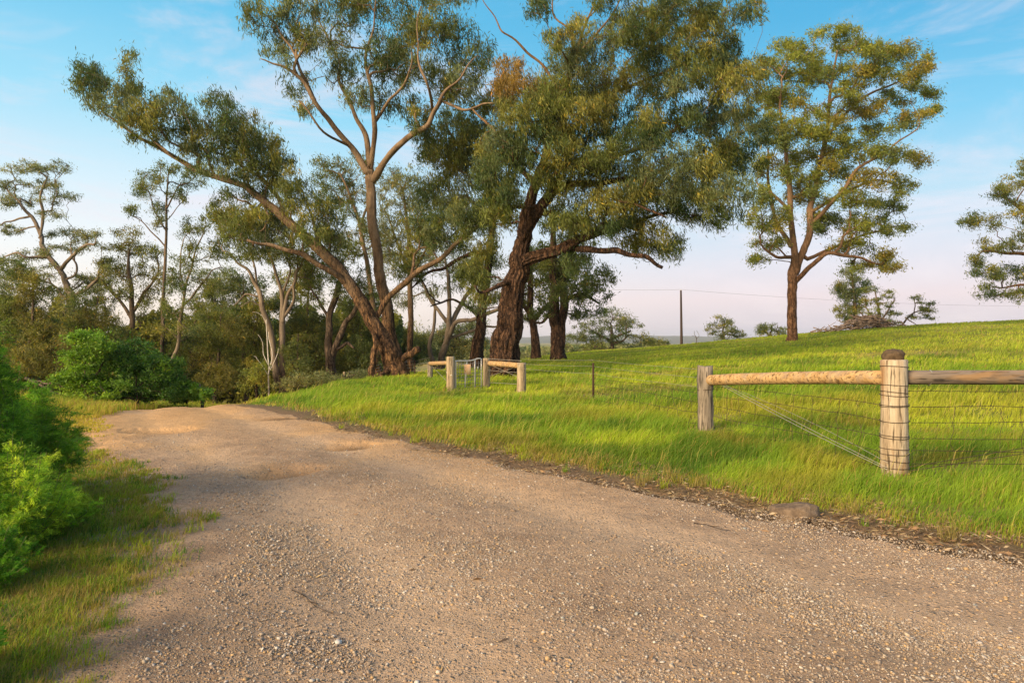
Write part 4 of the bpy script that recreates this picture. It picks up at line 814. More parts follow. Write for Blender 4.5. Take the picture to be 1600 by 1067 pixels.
# on the right skyline
tree('round_tree', 'small round tree on the skyline left of the tall lone gum', 'tree', 72, [[(1131, 533, 2), (1131, 520, 1.6), (1131, 508, 1.2)]],
 [(1130, 502, 14, 7), (1118, 514, 13, 8), (1142, 512, 13, 9), (1128, 524, 20, 8), (1150, 524, 10, 5)], 'olive', B_DARK, seed=60, spx=4, lpx=3.4, per=30, deep=.6, flat=.6)
tree('round_tree', 'low bush-like tree just left of the tall lone gum on the skyline', 'tree', 78, [[(1205, 526, 2), (1205, 518, 1.4), (1205, 512, 1)]],
 [(1190, 516, 11, 7), (1206, 510, 12, 7), (1220, 516, 11, 7), (1204, 522, 22, 5)], 'olive', B_DARK, seed=61, spx=4, lpx=3.4, per=30, deep=.6, flat=.6)
tree('spreading_tree', 'broad dark tree low on the skyline between double trunk and power pole', 'tree', 80, [[(958, 556, 4), (956, 530, 3), (955, 510, 2)], [(956, 530, 2), (985, 515, 1.6)], [(956, 532, 2), (925, 518, 1.6)]],
 [(958, 495, 24, 15), (930, 508, 24, 14), (985, 508, 20, 12), (905, 530, 20, 10), (1000, 528, 16, 8), (950, 525, 34, 12), (930, 542, 30, 8), (975, 540, 28, 6), (1020, 538, 14, 5), (890, 545, 12, 6)], 'olive', B_DARK, seed=62, spx=5, lpx=3.8, per=40, deep=1.5, flat=.6)
tree('round_tree', 'thin low tree crown behind the crest beside the broad dark one', 'tree', 90, [[(1030, 548, 2), (1030, 540, 1.4), (1030, 535, 1)]],
 [(1022, 535, 12, 4), (1038, 537, 12, 4)], 'olive', B_DARK, seed=63, spx=3, lpx=3, per=24, deep=.4)
tree('drooping_tree', 'tall drooping tree behind the branch pile', 'tree', 66, [[(1338, 530, 4), (1336, 490, 3.4), (1334, 450, 2.4), (1332, 425, 1.2)]],
 [(1332, 428, 17, 12), (1328, 450, 20, 14), (1342, 448, 16, 14), (1322, 472, 16, 14), (1336, 470, 18, 14), (1330, 492, 16, 10), (1314, 455, 10, 10), (1320, 500, 12, 8)], 'olive', B_DARK, seed=64, spx=4.5, lpx=3.8, per=42, deep=.8, hang=.9, windy=.1)
tree('open_tree', 'open layered tree directly right of the drooping one', 'tree', 63, [[(1378, 528, 2.6), (1376, 500, 2.2), (1372, 475, 1.6), (1366, 455, 1)], [(1376, 505, 1.6), (1390, 480, 1.2), (1396, 465, .8)], [(1376, 508, 1.4), (1358, 485, 1.1), (1352, 470, .7)]],
 [(1366, 452, 14, 5), (1388, 460, 11, 5), (1358, 470, 14, 6), (1384, 476, 13, 6), (1392, 490, 12, 5), (1362, 488, 16, 6), (1376, 498, 16, 6), (1352, 502, 12, 7), (1398, 503, 12, 6)], 'lime', B_PALE, seed=65, spx=4, lpx=3.4, per=28, deep=.7, flat=.45)
tree('leaning_tree', 'small wind-leaned tree on the crest right of the branch pile', 'tree', 66, [[(1408, 510, 1.8), (1416, 500, 1.5), (1428, 490, 1.2), (1445, 480, .8)], [(1428, 490, 1), (1430, 475, .8), (1430, 464, .5)]],
 [(1432, 466, 6, 5), (1445, 472, 9, 4), (1452, 482, 9, 5), (1438, 487, 10, 5), (1426, 495, 7, 3), (1448, 496, 10, 3)], 'olive', B_DARK, seed=66, spx=3.6, lpx=3.2, per=26, deep=.4, flat=.45)
tree('dead_sapling', 'tiny bare dead sapling on the skyline beside the power pole', 'dead tree', 72, [[(1088, 540, .8), (1088, 532, .7), (1086, 524, .5), (1085, 517, .4)], [(1088, 530, .5), (1092, 524, .4), (1091, 518, .3)], [(1087, 527, .4), (1082, 523, .3)]], [], bark=B_PALE, seed=67, rs=0.8, flare=0, rough=0)

# far wood behind everything on the left: a mass nobody could count
g = np.random.default_rng(99)
def wood_mass(name, label, n, th0, th1, r0, r1, top, seed, size, pal, base=-4.6):
    g = np.random.default_rng(seed); th = g.uniform(th0, th1, n); r = g.uniform(r0, r1, n); x = r*np.sin(th); y = r*np.cos(th); z0 = hgt(x, y)-.3
    tp = top(x/y*F+800)*(.62+.6*fbm(th*60, r*.1, 1.6, seed, 3)); tp = np.maximum(tp, .5)
    z = z0+tp*g.random(n)**.7
    c = np.stack([x, y, z], -1); ax = g.normal(size=(n, 3)); ax /= np.linalg.norm(ax, axis=1)[:, None]; sd = np.cross(ax, g.normal(size=(n, 3))); sd /= np.linalg.norm(sd, axis=1)[:, None]
    Lh = size*r[:, None]/F*g.uniform(.6, 1.5, (n, 1)); V = np.stack([c-ax*Lh/2, c+sd*Lh*.22, c+ax*Lh/2, c-sd*Lh*.22], 1)
    pc = np.array(PAL[pal])*1.15; cl = pc[(fbm(th*90, z*.6, 1, seed+5, 2)*3).astype(int) % 3]*g.uniform(.6, 1.35, (n, 1))*(.75+.5*fbm(th*140, z, 1.1, seed+9, 2))[:, None]
    o = mesh_np(name, V.reshape(-1, 3), np.arange(n*4).reshape(-1, 4), None, LEAF, tint=cl); put(o, label, 'woodland', kind='stuff')
wood_mass('woodland', 'dense olive woodland closing the view behind the road bend', 190000, -.95, -.16, 46, 62, lambda px: np.interp(px, [-600, 0, 100, 250, 400, 560, 640], [9, 7.5, 6, 6.2, 7.2, 6, 4.6]), 5, 6.5, 'olive')
wood_mass('far_woodland', 'dim distant line of trees beyond the paddock behind the gate', 60000, -.3, .3, 150, 200, lambda px: np.interp(px, [500, 600, 700, 780, 860, 940, 1100], [11, 10, 7, 4.2, 3.6, 3.2, 2]), 6, 4., 'grey')
# distant hills
th = np.linspace(-1.3, 1.3, 500); r = np.linspace(2200, 5200, 24); TH, RR = np.meshgrid(th, r)
pf = np.sin(np.linspace(0, np.pi, 24))[:, None]
ph = (14+26*fbm(TH*9, TH*0+1, 1, 201, 4)+ (RR-2200)/3000*22)*pf
X = RR*np.sin(TH); Y = RR*np.cos(TH); n = 500; i = np.arange(23)[:, None]*n; j = np.arange(n-1)[None, :]
q = np.stack([i+j, i+n+j, i+n+j+1, i+j+1], -1).reshape(-1, 4)
m, nt, b, o = newmat('far forested hills'); v = mapped(nt, (1, 1, 1)); nt.links.new(cramp(nt, noise(nt, v, .01, 5, .6), [(.35, (.04, .06, .045)), (.65, (.09, .11, .06))]), b.inputs['Base Color']); b.inputs['Roughness'].default_value = 1
o = mesh_np('hills', np.stack([X.ravel(), Y.ravel(), (ph-8).ravel()], -1), q, None, m, smooth=True); put(o, kind='structure')
# ------------------------------------------------------------------ fences
def wood_mat(name, c1, c2, c3, stretch=(1, 1, .08), sc=14, stain=None, crack=.012):
    m, nt, b, o = newmat(name); v = mapped(nt, stretch); n1 = noise(nt, v, sc, 6, .65); n2 = noise(nt, v, sc*3.5, 3, .6); v2 = mapped(nt, (1, 1, 1)); n3 = noise(nt, mapped(nt, tuple(max(x, .25) for x in stretch)), 5.5, 5, .6, .5)
    c = cramp(nt, n1, [(.3, c1), (.5, c2), (.7, c3)]); c = mixc(nt, rng_(nt, n2, .47, .38, 0, .85), c, tuple(x*.3 for x in c1))
    if stain: c = mixc(nt, rng_(nt, n3, .52, .66, 0, .85), c, stain)
    nt.links.new(c, b.inputs['Base Color']); b.inputs['Roughness'].default_value = .85; bump(nt, b, mathn(nt, 'ADD', n1, mathn(nt, 'MULTIPLY', n2, .6)), crack, 1)
    return m
W_POST = wood_mat('weathered cream post', (.17, .12, .075), (.38, .31, .225), (.48, .42, .33), sc=11, stain=(.22, .11, .04))
W_GREY = wood_mat('split grey post', (.1, .085, .07), (.22, .185, .15), (.34, .29, .24), sc=12)
W_RAIL = wood_mat('honey rail', (.24, .14, .06), (.4, .26, .12), (.5, .36, .2), stretch=(.08, 1, 1), sc=9, stain=(.3, .22, .15))
W_RAILG = wood_mat('grey rail', (.09, .07, .06), (.2, .16, .13), (.28, .23, .19), stretch=(.08, 1, 1), sc=10, stain=(.26, .16, .08))
W_PALE = wood_mat('pale far post', (.18, .135, .085), (.3, .235, .155), (.4, .34, .25), sc=10)
def flatmat(name, c, rough=.6, metal=0., var=.3):
    m, nt, b, o = newmat(name); v = mapped(nt, (1, 1, 1)); nt.links.new(mixc(nt, rng_(nt, noise(nt, v, 30, 4, .6), .35, .65, 0, var), c, tuple(x*.4 for x in c)), b.inputs['Base Color'])
    b.inputs['Roughness'].default_value = rough; b.inputs['Metallic'].default_value = metal; return m
M_WIRE = flatmat('rusty wire', (.07, .05, .035), .6, .3); M_WHITE = flatmat('galvanised wire', (.36, .34, .3), .45, .4); M_RUST = flatmat('rusty steel', (.05, .028, .018), .8); M_GALV = flatmat('galvanised pipe', (.62, .6, .56), .4, .35, .2)
M_STONE = flatmat('dark stone', (.11, .075, .045), .9, 0, .8); 
def line(a, b_, n=14, sag=.0, wob=.0, g=np.random.default_rng(5)):
    t = np.linspace(0, 1, n)[:, None]; p = np.asarray(a)*(1-t)+np.asarray(b_)*t; p[:, 2] -= sag*4*(t*(1-t))[:, 0]
    if wob: p[1:-1] += g.normal(size=(n-2, 3))*wob
    return p
def post(parent, name, x, y, ztop, r0, r1, mat, n=20, lean=(0, 0), rough=.06, sq=False, below=.3):
    zb = h1(x, y)-below; H = ztop-zb; k = 14; t = np.linspace(0, 1, k); gm = G()
    pts = np.stack([x+lean[0]*t, y+lean[1]*t, zb+H*t], -1)
    if sq:
        g = np.random.default_rng(3); w = r0*np.array([[-1, -.8], [.25, -1], [1, -.75], [1.05, .8], [-.3, .95], [-.9, .8]])
        V = []; 
        for i in range(k):
            s_ = 1+(r1/r0-1)*t[i]; V.append(np.hstack([pts[i, :2]+w*s_*(1+g.normal(0, .035, w.shape)), np.full((6, 1), pts[i, 2])]))
        V[-1][:, 2] += g.uniform(-.03, .03, 6); V = np.vstack(V); i = np.arange(k-1)[:, None]*6; j = np.arange(6)[None]; j2 = (j+1) % 6
        V = np.vstack([V, V[-6:].mean(0)]); L_ = len(V)-1
        gm.add(V, np.stack([i+j, i+j2, i+6+j2, i+6+j], -1).reshape(-1, 4), [((k-1)*6+a, (k-1)*6+(a+1) % 6, L_) for a in range(6)])
        return gm.build(name, mat, parent, smooth=False)
    rad = r0+(r1-r0)*t; pts = np.vstack([pts, pts[-1]+[0, 0, .008]]); rad = np.append(rad, r1*.9)
    gm.tube(pts, rad, n, rough=rough, seed=int(abs(x)*100)); return gm.build(name, mat, parent)

# near fence
A_ = np.array([(1103-800)/F*10.3, 10.3]); B_ = np.array([3.93, 7.02]); C_ = np.array([8.1, 6.75]); K_ = np.array([(927-800)/F*14.6, 14.6]); Q_ = np.array([(815-800)/F*17.8, 17.8])
zt = lambda py, Y: EYE-(py-533.5)/F*Y
fence = empty('paddock_fence', (B_[0], B_[1], h1(*B_)), label='post-and-rail wire fence running along the right verge to the gate', cat='fence')
pB = post(fence, 'round_post', B_[0], B_[1], zt(563, 7.0), .135, .128, W_POST, 36, rough=.05)
pB['label'] = 'thick weathered cream round post wrapped with wire'
pA = post(fence, 'split_post', A_[0], A_[1], zt(572, 10.3), .105, .1, W_GREY, sq=True, lean=(-.02, 0)); pA['label'] = 'split grey square post with cracked top'
post(fence, 'round_post', C_[0], C_[1], 1.2, .145, .132, W_POST, 30)
pq = post(fence, 'round_post', Q_[0], Q_[1], zt(567, 17.8), .125, .12, W_PALE, 20)
gm = G()   # star picket
zk = h1(*K_)-.2; gm.box((K_[0], K_[1], (zk+zt(567, 14.6))/2), (.045, .012, zt(567, 14.6)-zk)); gm.box((K_[0], K_[1]+.024, (zk+zt(567, 14.6))/2), (.012, .036, zt(567, 14.6)-zk-.004)); gm.build('steel_picket', M_RUST, fence, smooth=False)
a3 = np.array([A_[0]+.03, A_[1], zt(594, 10.3)]); b3 = np.array([B_[0]-.1, B_[1]+.02, zt(590, 7.0)]); c3 = np.array([C_[0], C_[1], zt(590, 7.)+.02])
gm = G(); gm.tube(line(a3, b3, 24, -.012), np.linspace(.082, .074, 24), 18, rough=.035, seed=4); o = gm.build('rail', W_RAIL, fence); o['label'] = 'honey-coloured round rail'
gm = G(); gm.tube(line(b3+[.2, 0, 0], c3, 24), np.linspace(.074, .08, 24), 18, rough=.035, seed=5); o = gm.build('rail', W_RAILG, fence); o['label'] = 'grey weathered round rail'
gm = G(); 
ang = np.linspace(2.2, 5.2, 10); wx = B_[0]+.36
ang = np.linspace(-1.5, 1.3, 12); gm.tube(np.stack([wx+.004*ang, b3[1]-.081*np.cos(ang), b3[2]+.081*np.sin(ang)], -1), .006, 6); gm.build('wire_tie', M_WHITE, fence)
# wraps round post B
g = np.random.default_rng(8)
for py in (574, 603, 614, 619, 633, 636, 659, 682, 685, 703, 711, 722, 733):
    z_ = zt(py, 6.9); a_ = np.linspace(0, 2*np.pi, 33); gm = G(); rr_ = .141-.007*(z_)/1.2
    tl = g.normal(0, .006, 2); gm.tube(np.stack([B_[0]+rr_*np.cos(a_), B_[1]+rr_*np.sin(a_), z_+tl[0]*np.cos(a_)+tl[1]*np.sin(a_)], -1), .0032, 5, cap=False)
    gm.build('wire_wrap', M_WIRE, fence)
# staples and a rusty ring on A
gm = G(); a_ = np.linspace(0, 2*np.pi, 25); gm.tube(np.stack([A_[0]+.125*np.cos(a_), A_[1]+.11*np.sin(a_), zt(609, 10.2)+.012*np.cos(a_)], -1), .004, 5, cap=False); gm.build('wire_wrap', M_WIRE, fence)
def netting(p, q, ztp, ztq, heights, spacing, name, mat, g, kink=.03, r=.003):
    """hinged-joint stock netting between two posts"""
    gm = G(); p = np.asarray(p); q = np.asarray(q); Ln = np.linalg.norm(q-p); nx = int(Ln/spacing); n = nx*3
    t = np.linspace(0, 1, n+1); wavy = [np.cumsum(g.normal(0, .0035, n+1)) for _ in heights]
    def pt(tt, k):
        w = np.interp(tt, t, wavy[k])*np.minimum(1, np.minimum(tt, 1-tt)*8); z0 = h1(*p)*(1-tt)+h1(*q)*tt
        return np.stack([p[0]+(q[0]-p[0])*tt, p[1]+(q[1]-p[1])*tt, z0+heights[k]*((1-tt)*ztp+tt*ztq)+w], -1)
    for k in range(len(heights)): gm.tube(pt(t, k), r, 4, cap=False)
    for i in range(1, nx):
        tt = i/nx+g.normal(0, .12/nx); off_ = 0; pts = []
        for k in range(len(heights)):
            tk = np.array([np.clip(tt+off_/Ln, 0, 1)]); pts.append(pt(tk, k)[0])
            if k < len(heights)-1:
                off2 = off_+g.normal(0, kink); tm = np.array([np.clip(tt+(off_+off2)/2/Ln+g.normal(0, kink*.6)/Ln, 0, 1)]); pts.append((pt(tm, k)[0]+pt(tm, k+1)[0])/2); off_ = off2
        gm.tube(np.array(pts), r*.9, 4, cap=False)
    return gm.build(name, mat, fence)
HT = [.02, .17, .30, .44, .58, .74]
netting(B_+[.12, -.1], C_, 1, 1, [.03, .155, .29, .41, .57, .73], .34, 'wire_netting', M_WIRE, g)
netting(A_+[.08, 0], B_+[-.13, 0], .92, 1, [.1, .26, .42, .58, .74], .34, 'wire_netting', M_WIRE, g)
netting(K_, A_+[-.08, 0], .9, .95, [.12, .3, .46, .6], .32, 'wire_netting', M_WIRE, g, kink=.06)
gm = G(); gm.tube(line((B_[0]+.13, B_[1], .89), (C_[0], C_[1], .9), 40, wob=.003), .003, 4)
for t in np.linspace(.04, .97, 30):
    p_ = np.array([B_[0]+.13, B_[1], .89])*(1-t)+np.array([C_[0], C_[1], .9])*t; gm.tube([p_-[.006, 0, .014], p_+[.006, 0, .014]], .002, 3)
gm.build('barbed_wire', M_WIRE, fence)
gm = G()
gm.tube(line((B_[0]-.12, B_[1]-.08, .12), (A_[0]+.05, A_[1]-.1, zt(590, 10.2)), 20, .01), .0034, 5); gm.tube(line((B_[0]-.12, B_[1]-.09, .10), (A_[0]+.05, A_[1]-.1, zt(592, 10.2)), 20, .03), .0034, 5)
gm.tube(line((B_[0]-.12, B_[1]-.1, .17), (A_[0]+.2, A_[1]+.05, zt(600, 10.2)), 20, -.06), .0024, 5); gm.build('brace_wire', M_WHITE, fence)
gm = G(); gm.tube(line((B_[0]+.1, B_[1]-.1, .13), (C_[0], C_[1], .85), 16), .0035, 5); gm.tube(line((B_[0]+.1, B_[1]-.1, .09), (C_[0], C_[1], .75), 16), .0035, 5); gm.build('brace_wire', M_WIRE, fence)
gm = G()
for (zA, zK, zQ) in ((.80, .80, .78), (.66, .64, .66), (.93, .93, .9)):
    gm.tube(line((A_[0], A_[1], h1(*A_)+zA), (K_[0], K_[1], h1(*K_)+zK), 20, .01), .0024, 4); gm.tube(line((K_[0], K_[1], h1(*K_)+zK), (Q_[0], Q_[1], h1(*Q_)+zQ), 20, .01), .003, 4)
gm.build('plain_wires', M_WHITE, fence)
# gate end
G3 = Q_; G2 = np.array([(760-800)/F*19.6, 19.6]); G1 = np.array([(704-800)/F*18.6, 18.6]); G4 = np.array([(672-800)/F*24.5, 24.5])
post(fence, 'round_post', G2[0], G2[1], zt(560, 19.6), .11, .1, W_PALE, 18)
q3 = np.array([G3[0]-.06, G3[1], zt(571, 17.8)]); q2 = np.array([G2[0]+.08, G2[1]-.05, zt(567.5, 19.6)])
gm = G(); gm.tube(line(q2, q3, 12), .075, 14, rough=.04); gm.build('rail', W_RAIL, fence)
gm = G()
for a_, b_ in (((.75), (.4)), ((.55), (.55)), ((.35), (.75)), ((.2), (.25)), ((.88), (.86))):
    gm.tube(line((G2[0], G2[1], h1(*G2)+a_), (G3[0], G3[1], h1(*G3)+b_), 8), .006, 4)
gm.build('plain_wires', M_WHITE, fence)

# far fence left of the gate
ff = empty('boundary_fence', (G1[0], G1[1], h1(*G1)), label='wooden strainer and wire fence running left from the gate behind the big trunks', cat='fence')
post(ff, 'round_post', G1[0], G1[1], zt(557.5, 18.6), .125, .115, W_PALE, 20)
post(ff, 'square_post', G4[0], G4[1], zt(566, 24.5), .085, .085, W_GREY, sq=True)
gm = G(); gm.tube(line((G1[0]-.05, G1[1], zt(567, 18.6)), (G4[0], G4[1], zt(568, 24.5)), 12), np.linspace(.055, .075, 12), 12, rough=.04); gm.build('rail', W_RAIL, ff)
fp = [(648, 27, 563, .03, M_RUST), (600, 31, 566, .03, M_RUST), (562, 28, 579, .05, W_PALE), (538, 28, 581, .06, W_PALE)]
prev = G4; pz = .85; gmw = G()
for px_, Y_, pt_, r_, mt_ in fp:
    x_ = (px_-800)/F*Y_; z_ = zt(pt_, Y_); post(ff, 'thin_post', x_, Y_, z_, r_, r_, mt_, 8)
    for k in (.95, .75, .55, .35): gmw.tube(line((prev[0], prev[1], h1(*prev)+pz*k), (x_, Y_, h1(x_, Y_)+(z_-h1(x_, Y_))*k), 6), .006, 3)
    prev = np.array([x_, Y_]); pz = z_-h1(x_, Y_)
gmw.tube(line((G1[0], G1[1], h1(*G1)+.2), (G4[0], G4[1], zt(569, 24.5)), 6), .007, 3); gmw.tube(line((G1[0], G1[1], h1(*G1)+.55), (G4[0], G4[1], h1(*G4)+.5), 6), .006, 3)
gmw.build('wires', M_WHITE, ff)

# gate
gate = empty('farm_gate', (G1[0], G1[1], h1(*G1)), label='galvanised pipe gate with wire mesh standing between two round posts', cat='gate')
ga = np.array([(712-800)/F*18.7, 18.7]); gb = np.array([(752-800)/F*19.4, 19.4])
def gpnt(t, z): p_ = ga*(1-t)+gb*t; return np.array([p_[0], p_[1], z])
zg = h1(*ga)+.02; za = zt(564, 18.7); zb_ = zt(560, 19.4)
gm = G(); top = [gpnt(0, zg), gpnt(0, za-.06), gpnt(.02, za-.01), gpnt(.07, za), gpnt(.5, za-.005), gpnt(.72, za+.02), gpnt(.85, za+.05), gpnt(.97, zb_)]
gm.tube(crspline(top, 5), .02, 8); gm.tube(line(gpnt(0, zg+.03), gpnt(1, zg+.03), 4), .018, 8); gm.tube(line(gpnt(.74, zg), gpnt(.74, za+.02), 4), .02, 8); gm.tube(line(gpnt(.34, zg-.02), gpnt(.43, za), 4), .018, 8); gm.tube(line(gpnt(1, zg), gpnt(1, zb_), 4), .016, 8)
gm.build('frame', M_GALV, gate)
gm = G()
for k in range(1, 9): gm.tube(line(gpnt(0, zg+(za-zg)*k/9), gpnt(1, zg+(za-zg)*k/9+.015), 6, wob=.003), .005, 4)
for k in range(1, 9): gm.tube(line(gpnt(k/9, zg), gpnt(k/9, za), 4), .005, 4)
gm.build('wire_mesh', M_WHITE, gate)
M_SIGN, nt, b, o_ = newmat('faded orange sign'); v = mapped(nt, (1, 1, 1)); nt.links.new(cramp(nt, noise(nt, v, 7, 4, .6), [(.35, (.85, .5, .26)), (.65, (.92, .68, .42))]), b.inputs['Base Color'])
pc = gpnt(.45, zt(577, 19)); gm = G(); gm.box(pc+[0, -.05, 0], (.19, .008, .28)); so = gm.build('sign_board', M_SIGN, gate, smooth=False); so['label'] = 'small blank faded orange board'
gm = G(); gm.tube(line(gpnt(0, za-.3), (G1[0]+.05, G1[1]-.13, za-.38), 8, .06), .01, 6); gm.tube(line((G1[0]+.05, G1[1]-.13, za-.38), (G1[0]-.11, G1[1]-.04, za-.3), 6, .02), .01, 6); gm.build('chain', M_GALV, gate)
gm = G(); gm.box(gpnt(.86, zt(575, 19.3))+[0, -.03, 0], (.03, .02, .09)); gm.build('latch', M_GALV, gate, smooth=False)

# stone on the thick post
def rock(name, x, y, z, sx, sy, sz, mat, seed, label, cat, n=26, up=.5):
    g = np.random.default_rng(seed); th = np.linspace(0, np.pi, n//2+1); ph_ = np.arange(n)/n*2*np.pi; T_, PH = np.meshgrid(th, ph_, indexing='ij')
    d = np.stack([np.sin(T_)*np.cos(PH), np.sin(T_)*np.sin(PH), np.cos(T_)], -1); rr_ = 1+.5*(fbm(d[..., 0]*1.3+seed, d[..., 1]*1.3+d[..., 2]*1.7, .8, seed, 4)-.5)
    for _ in range(7):
        nrm = g.normal(size=3); nrm /= np.linalg.norm(nrm); dd = (d@nrm); rr_ = np.where(dd > .01, np.minimum(rr_, g.uniform(.72, .95)/np.maximum(dd, .05)), rr_)
    V = d*rr_[..., None]*np.array([sx, sy, sz])+np.array([x, y, z]); m_ = len(th); i = np.arange(m_-1)[:, None]*n; j = np.arange(n)[None]; j2 = (j+1) % n
    o = mesh_np(name, V.reshape(-1, 3), np.stack([i+j, i+n+j, i+n+j2, i+j2], -1).reshape(-1, 4), None, mat, smooth=True, loc=(x, y, z)); put(o, label, cat); return o
zs = zt(563, 7.0)
rock('stone', B_[0]-.005, B_[1], zs+.04, .112, .1, .08, M_STONE, 27, 'dark brown lump of stone sitting on top of the thick round post', 'stone')
m, nt, b, o = newmat('roadside rock'); v = mapped(nt, (1, 1, 1)); n1 = noise(nt, v, 9, 7, .7); nt.links.new(cramp(nt, n1, [(.3, (.06, .042, .03)), (.5, (.16, .115, .078)), (.7, (.27, .2, .14))]), b.inputs['Base Color']); b.inputs['Roughness'].default_value = .9; bump(nt, b, n1, .03)
xr, yr = gp(1243, 808); rock('rock', xr, yr+.05, h1(xr, yr)+.02, .22, .14, .085, m, 4, 'flat tan rock half buried in straw at the road edge', 'rock')

# branch pile on the slope
xb, yb_ = (1356-800)/F*54, 54.; zb0 = h1(xb, yb_)
g = np.random.default_rng(77); gm = G()
for k in range(260):
    ux = g.normal(0, .36); uy = g.normal(0, .3); hx = 2.5*ux*1.5; hh_ = 1.05*max(0, 1-(abs(hx)/2.75)**1.3)
    c = np.array([xb+hx, yb_+uy*3, zb0+hh_*g.random()**.8+.03]); a = g.normal(0, .5)+(0 if g.random() < .75 else 1.4); Lg = g.uniform(.5, 1.5)*(1 if g.random() < .8 else 1.5)
    el = g.normal(-.12*np.sign(hx), .25); d = np.array([np.cos(a)*np.cos(el), np.sin(a)*np.cos(el), np.sin(el)])*Lg/2
    pts = np.array([c-d, c-d*.3+g.normal(size=3)*.07, c+d*.3+g.normal(size=3)*.07, c+d]); pts[:, 2] = np.maximum(pts[:, 2], zb0-.25+.02*Lg)
    rr_ = g.uniform(.02, .07); gm.tube(crspline(pts, 3), np.linspace(rr_, rr_*.4, 10), 6)
o = gm.build('branch_pile', wood_mat('heaped dead wood', (.13, .09, .07), (.28, .2, .15), (.45, .36, .29), stretch=(1, 1, 1), sc=5), None, loc=(xb, yb_, zb0))
put(o, 'heap of cut dead branches on the grassy crest right of the tall lone gum', 'branch pile', kind='stuff')
gm = G(); xl = (1290-800)/F*53; gm.tube([(xl-.4, 53, h1(xl, 53)+.06), (xl+.4, 53.1, h1(xl, 53)+.09), (xl+1.4, 53, h1(xl+1.4, 53)+.05)], [.08, .1, .06], 8, rough=.15)
put(gm.build('log', B_DARK, None, loc=(xl, 53, h1(xl, 53))), 'dark log lying in the grass just left of the branch heap', 'log')

# power pole and its line
xp, yp = (1064-800)/F*74, 74.; zp = h1(xp, yp)
pole = empty('power_pole', (xp, yp, zp), label='thin dark bare power pole standing alone on the skyline', cat='power pole')
gm = G(); gm.tube(line((xp+.08, yp, zp-.4), (xp, yp, zt(453.5, 74)), 8), np.linspace(.16, .1, 8), 10); gm.build('pole', flatmat('dark pole timber', (.05, .035, .03), .9), pole)
gm = G(); gm.tube(line((xp, yp, zt(455, 74)), (xp, yp, zt(452, 74)), 2), [.05, .04], 6); gm.build('insulator', M_GALV, pole)
gm = G(); zz = zt(452.5, 74); gm.tube(line((xp, yp, zz), ((1700-800)/F*95, 95, zt(478, 95)), 30, .6), .010, 4); gm.tube(line((xp, yp, zz), ((760-800)/F*110, 110, zt(436, 110)), 30, .6), .012, 4)
gm.build('wire', flatmat('line wire', (.2, .18, .2), .6), pole)

# fallen dead branch under the left bushes
t = Tree(19, 5); t.limb([(40, 590, 2.5), (60, 600, 2.2), (80, 612, 1.8), (98, 618, 1)], wob=1); t.limb([(52, 596, 1.8), (68, 596, 1.5), (88, 602, 1.1), (100, 607, .7)]); t.limb([(70, 605, 1.3), (78, 600, 1), (84, 597, .6), (95, 600, .4)]); t.limb([(48, 594, 1.5), (44, 604, 1.5), (36, 612, 1.2)])
t.r = list(np.array(t.r)); q0 = t.p[0]; e_ = t.wood(B_PALE, None, name='fallen_branch', rough=.1); put(e_, 'pale dead branch lying under the bushes at the left', 'branch')
xs, ys = -8.9, 19.0
tree('stump', 'broken jagged stump among the low bushes where the road ends', 'stump', 22, [[(316, 622, 2.6), (315, 612, 2.2), (311, 602, 1.6), (308, 597, .8)], [(316, 618, 2), (322, 610, 1.6), (325, 604, 1)]], [], bark=B_PALE, seed=81, flare=.3, rough=.3)

# ------------------------------------------------------------------ air
hm = bpy.data.materials.new('haze air'); hm.use_nodes = True; hn = hm.node_tree; hn.nodes.clear(); ho = hn.nodes.new('ShaderNodeOutputMaterial'); pv = hn.nodes.new('ShaderNodeVolumePrincipled')
pv.inputs['Color'].default_value = (.78, .8, .92, 1); pv.inputs['Density'].default_value = .00016; pv.inputs['Anisotropy'].default_value = .0; hn.links.new(pv.outputs[0], ho.inputs['Volume'])
hb = G(); hb.box((0, 2600, 25), (12600, 7600, 70)); put(hb.build('haze', hm, None, smooth=False), kind='stuff')
for i_, (pa_, pb_, lab_) in enumerate([((455, 925), (520, 960), 'dark twig lying on the coarse gravel in the middle of the road'), ((1085, 822), (1140, 833), 'thin dark stick on the road beside the grass edge')]):
    ax_, ay_ = gp(*pa_); bx2, by2 = gp(*pb_); tt_ = np.linspace(0, 1, 7); gx_ = ax_+(bx2-ax_)*tt_+.012*np.sin(tt_*7); gy2 = ay_+(by2-ay_)*tt_+.01*np.sin(tt_*5+1); gz_ = road_top(gx_, gy2)[0]+.009
    gm = G(); gm.tube(np.stack([gx_, gy2, gz_], -1), np.linspace(.003, .0015, 7), 6, rough=.2); gm.tube([(gx_[3], gy2[3], gz_[3]), (gx_[3]+.05, gy2[3]-.05, gz_[3]+.012)], [.003, .0015], 4); put(gm.build('twig', B_DARK, None, loc=(ax_, ay_, gz_[0])), lab_, 'twig')
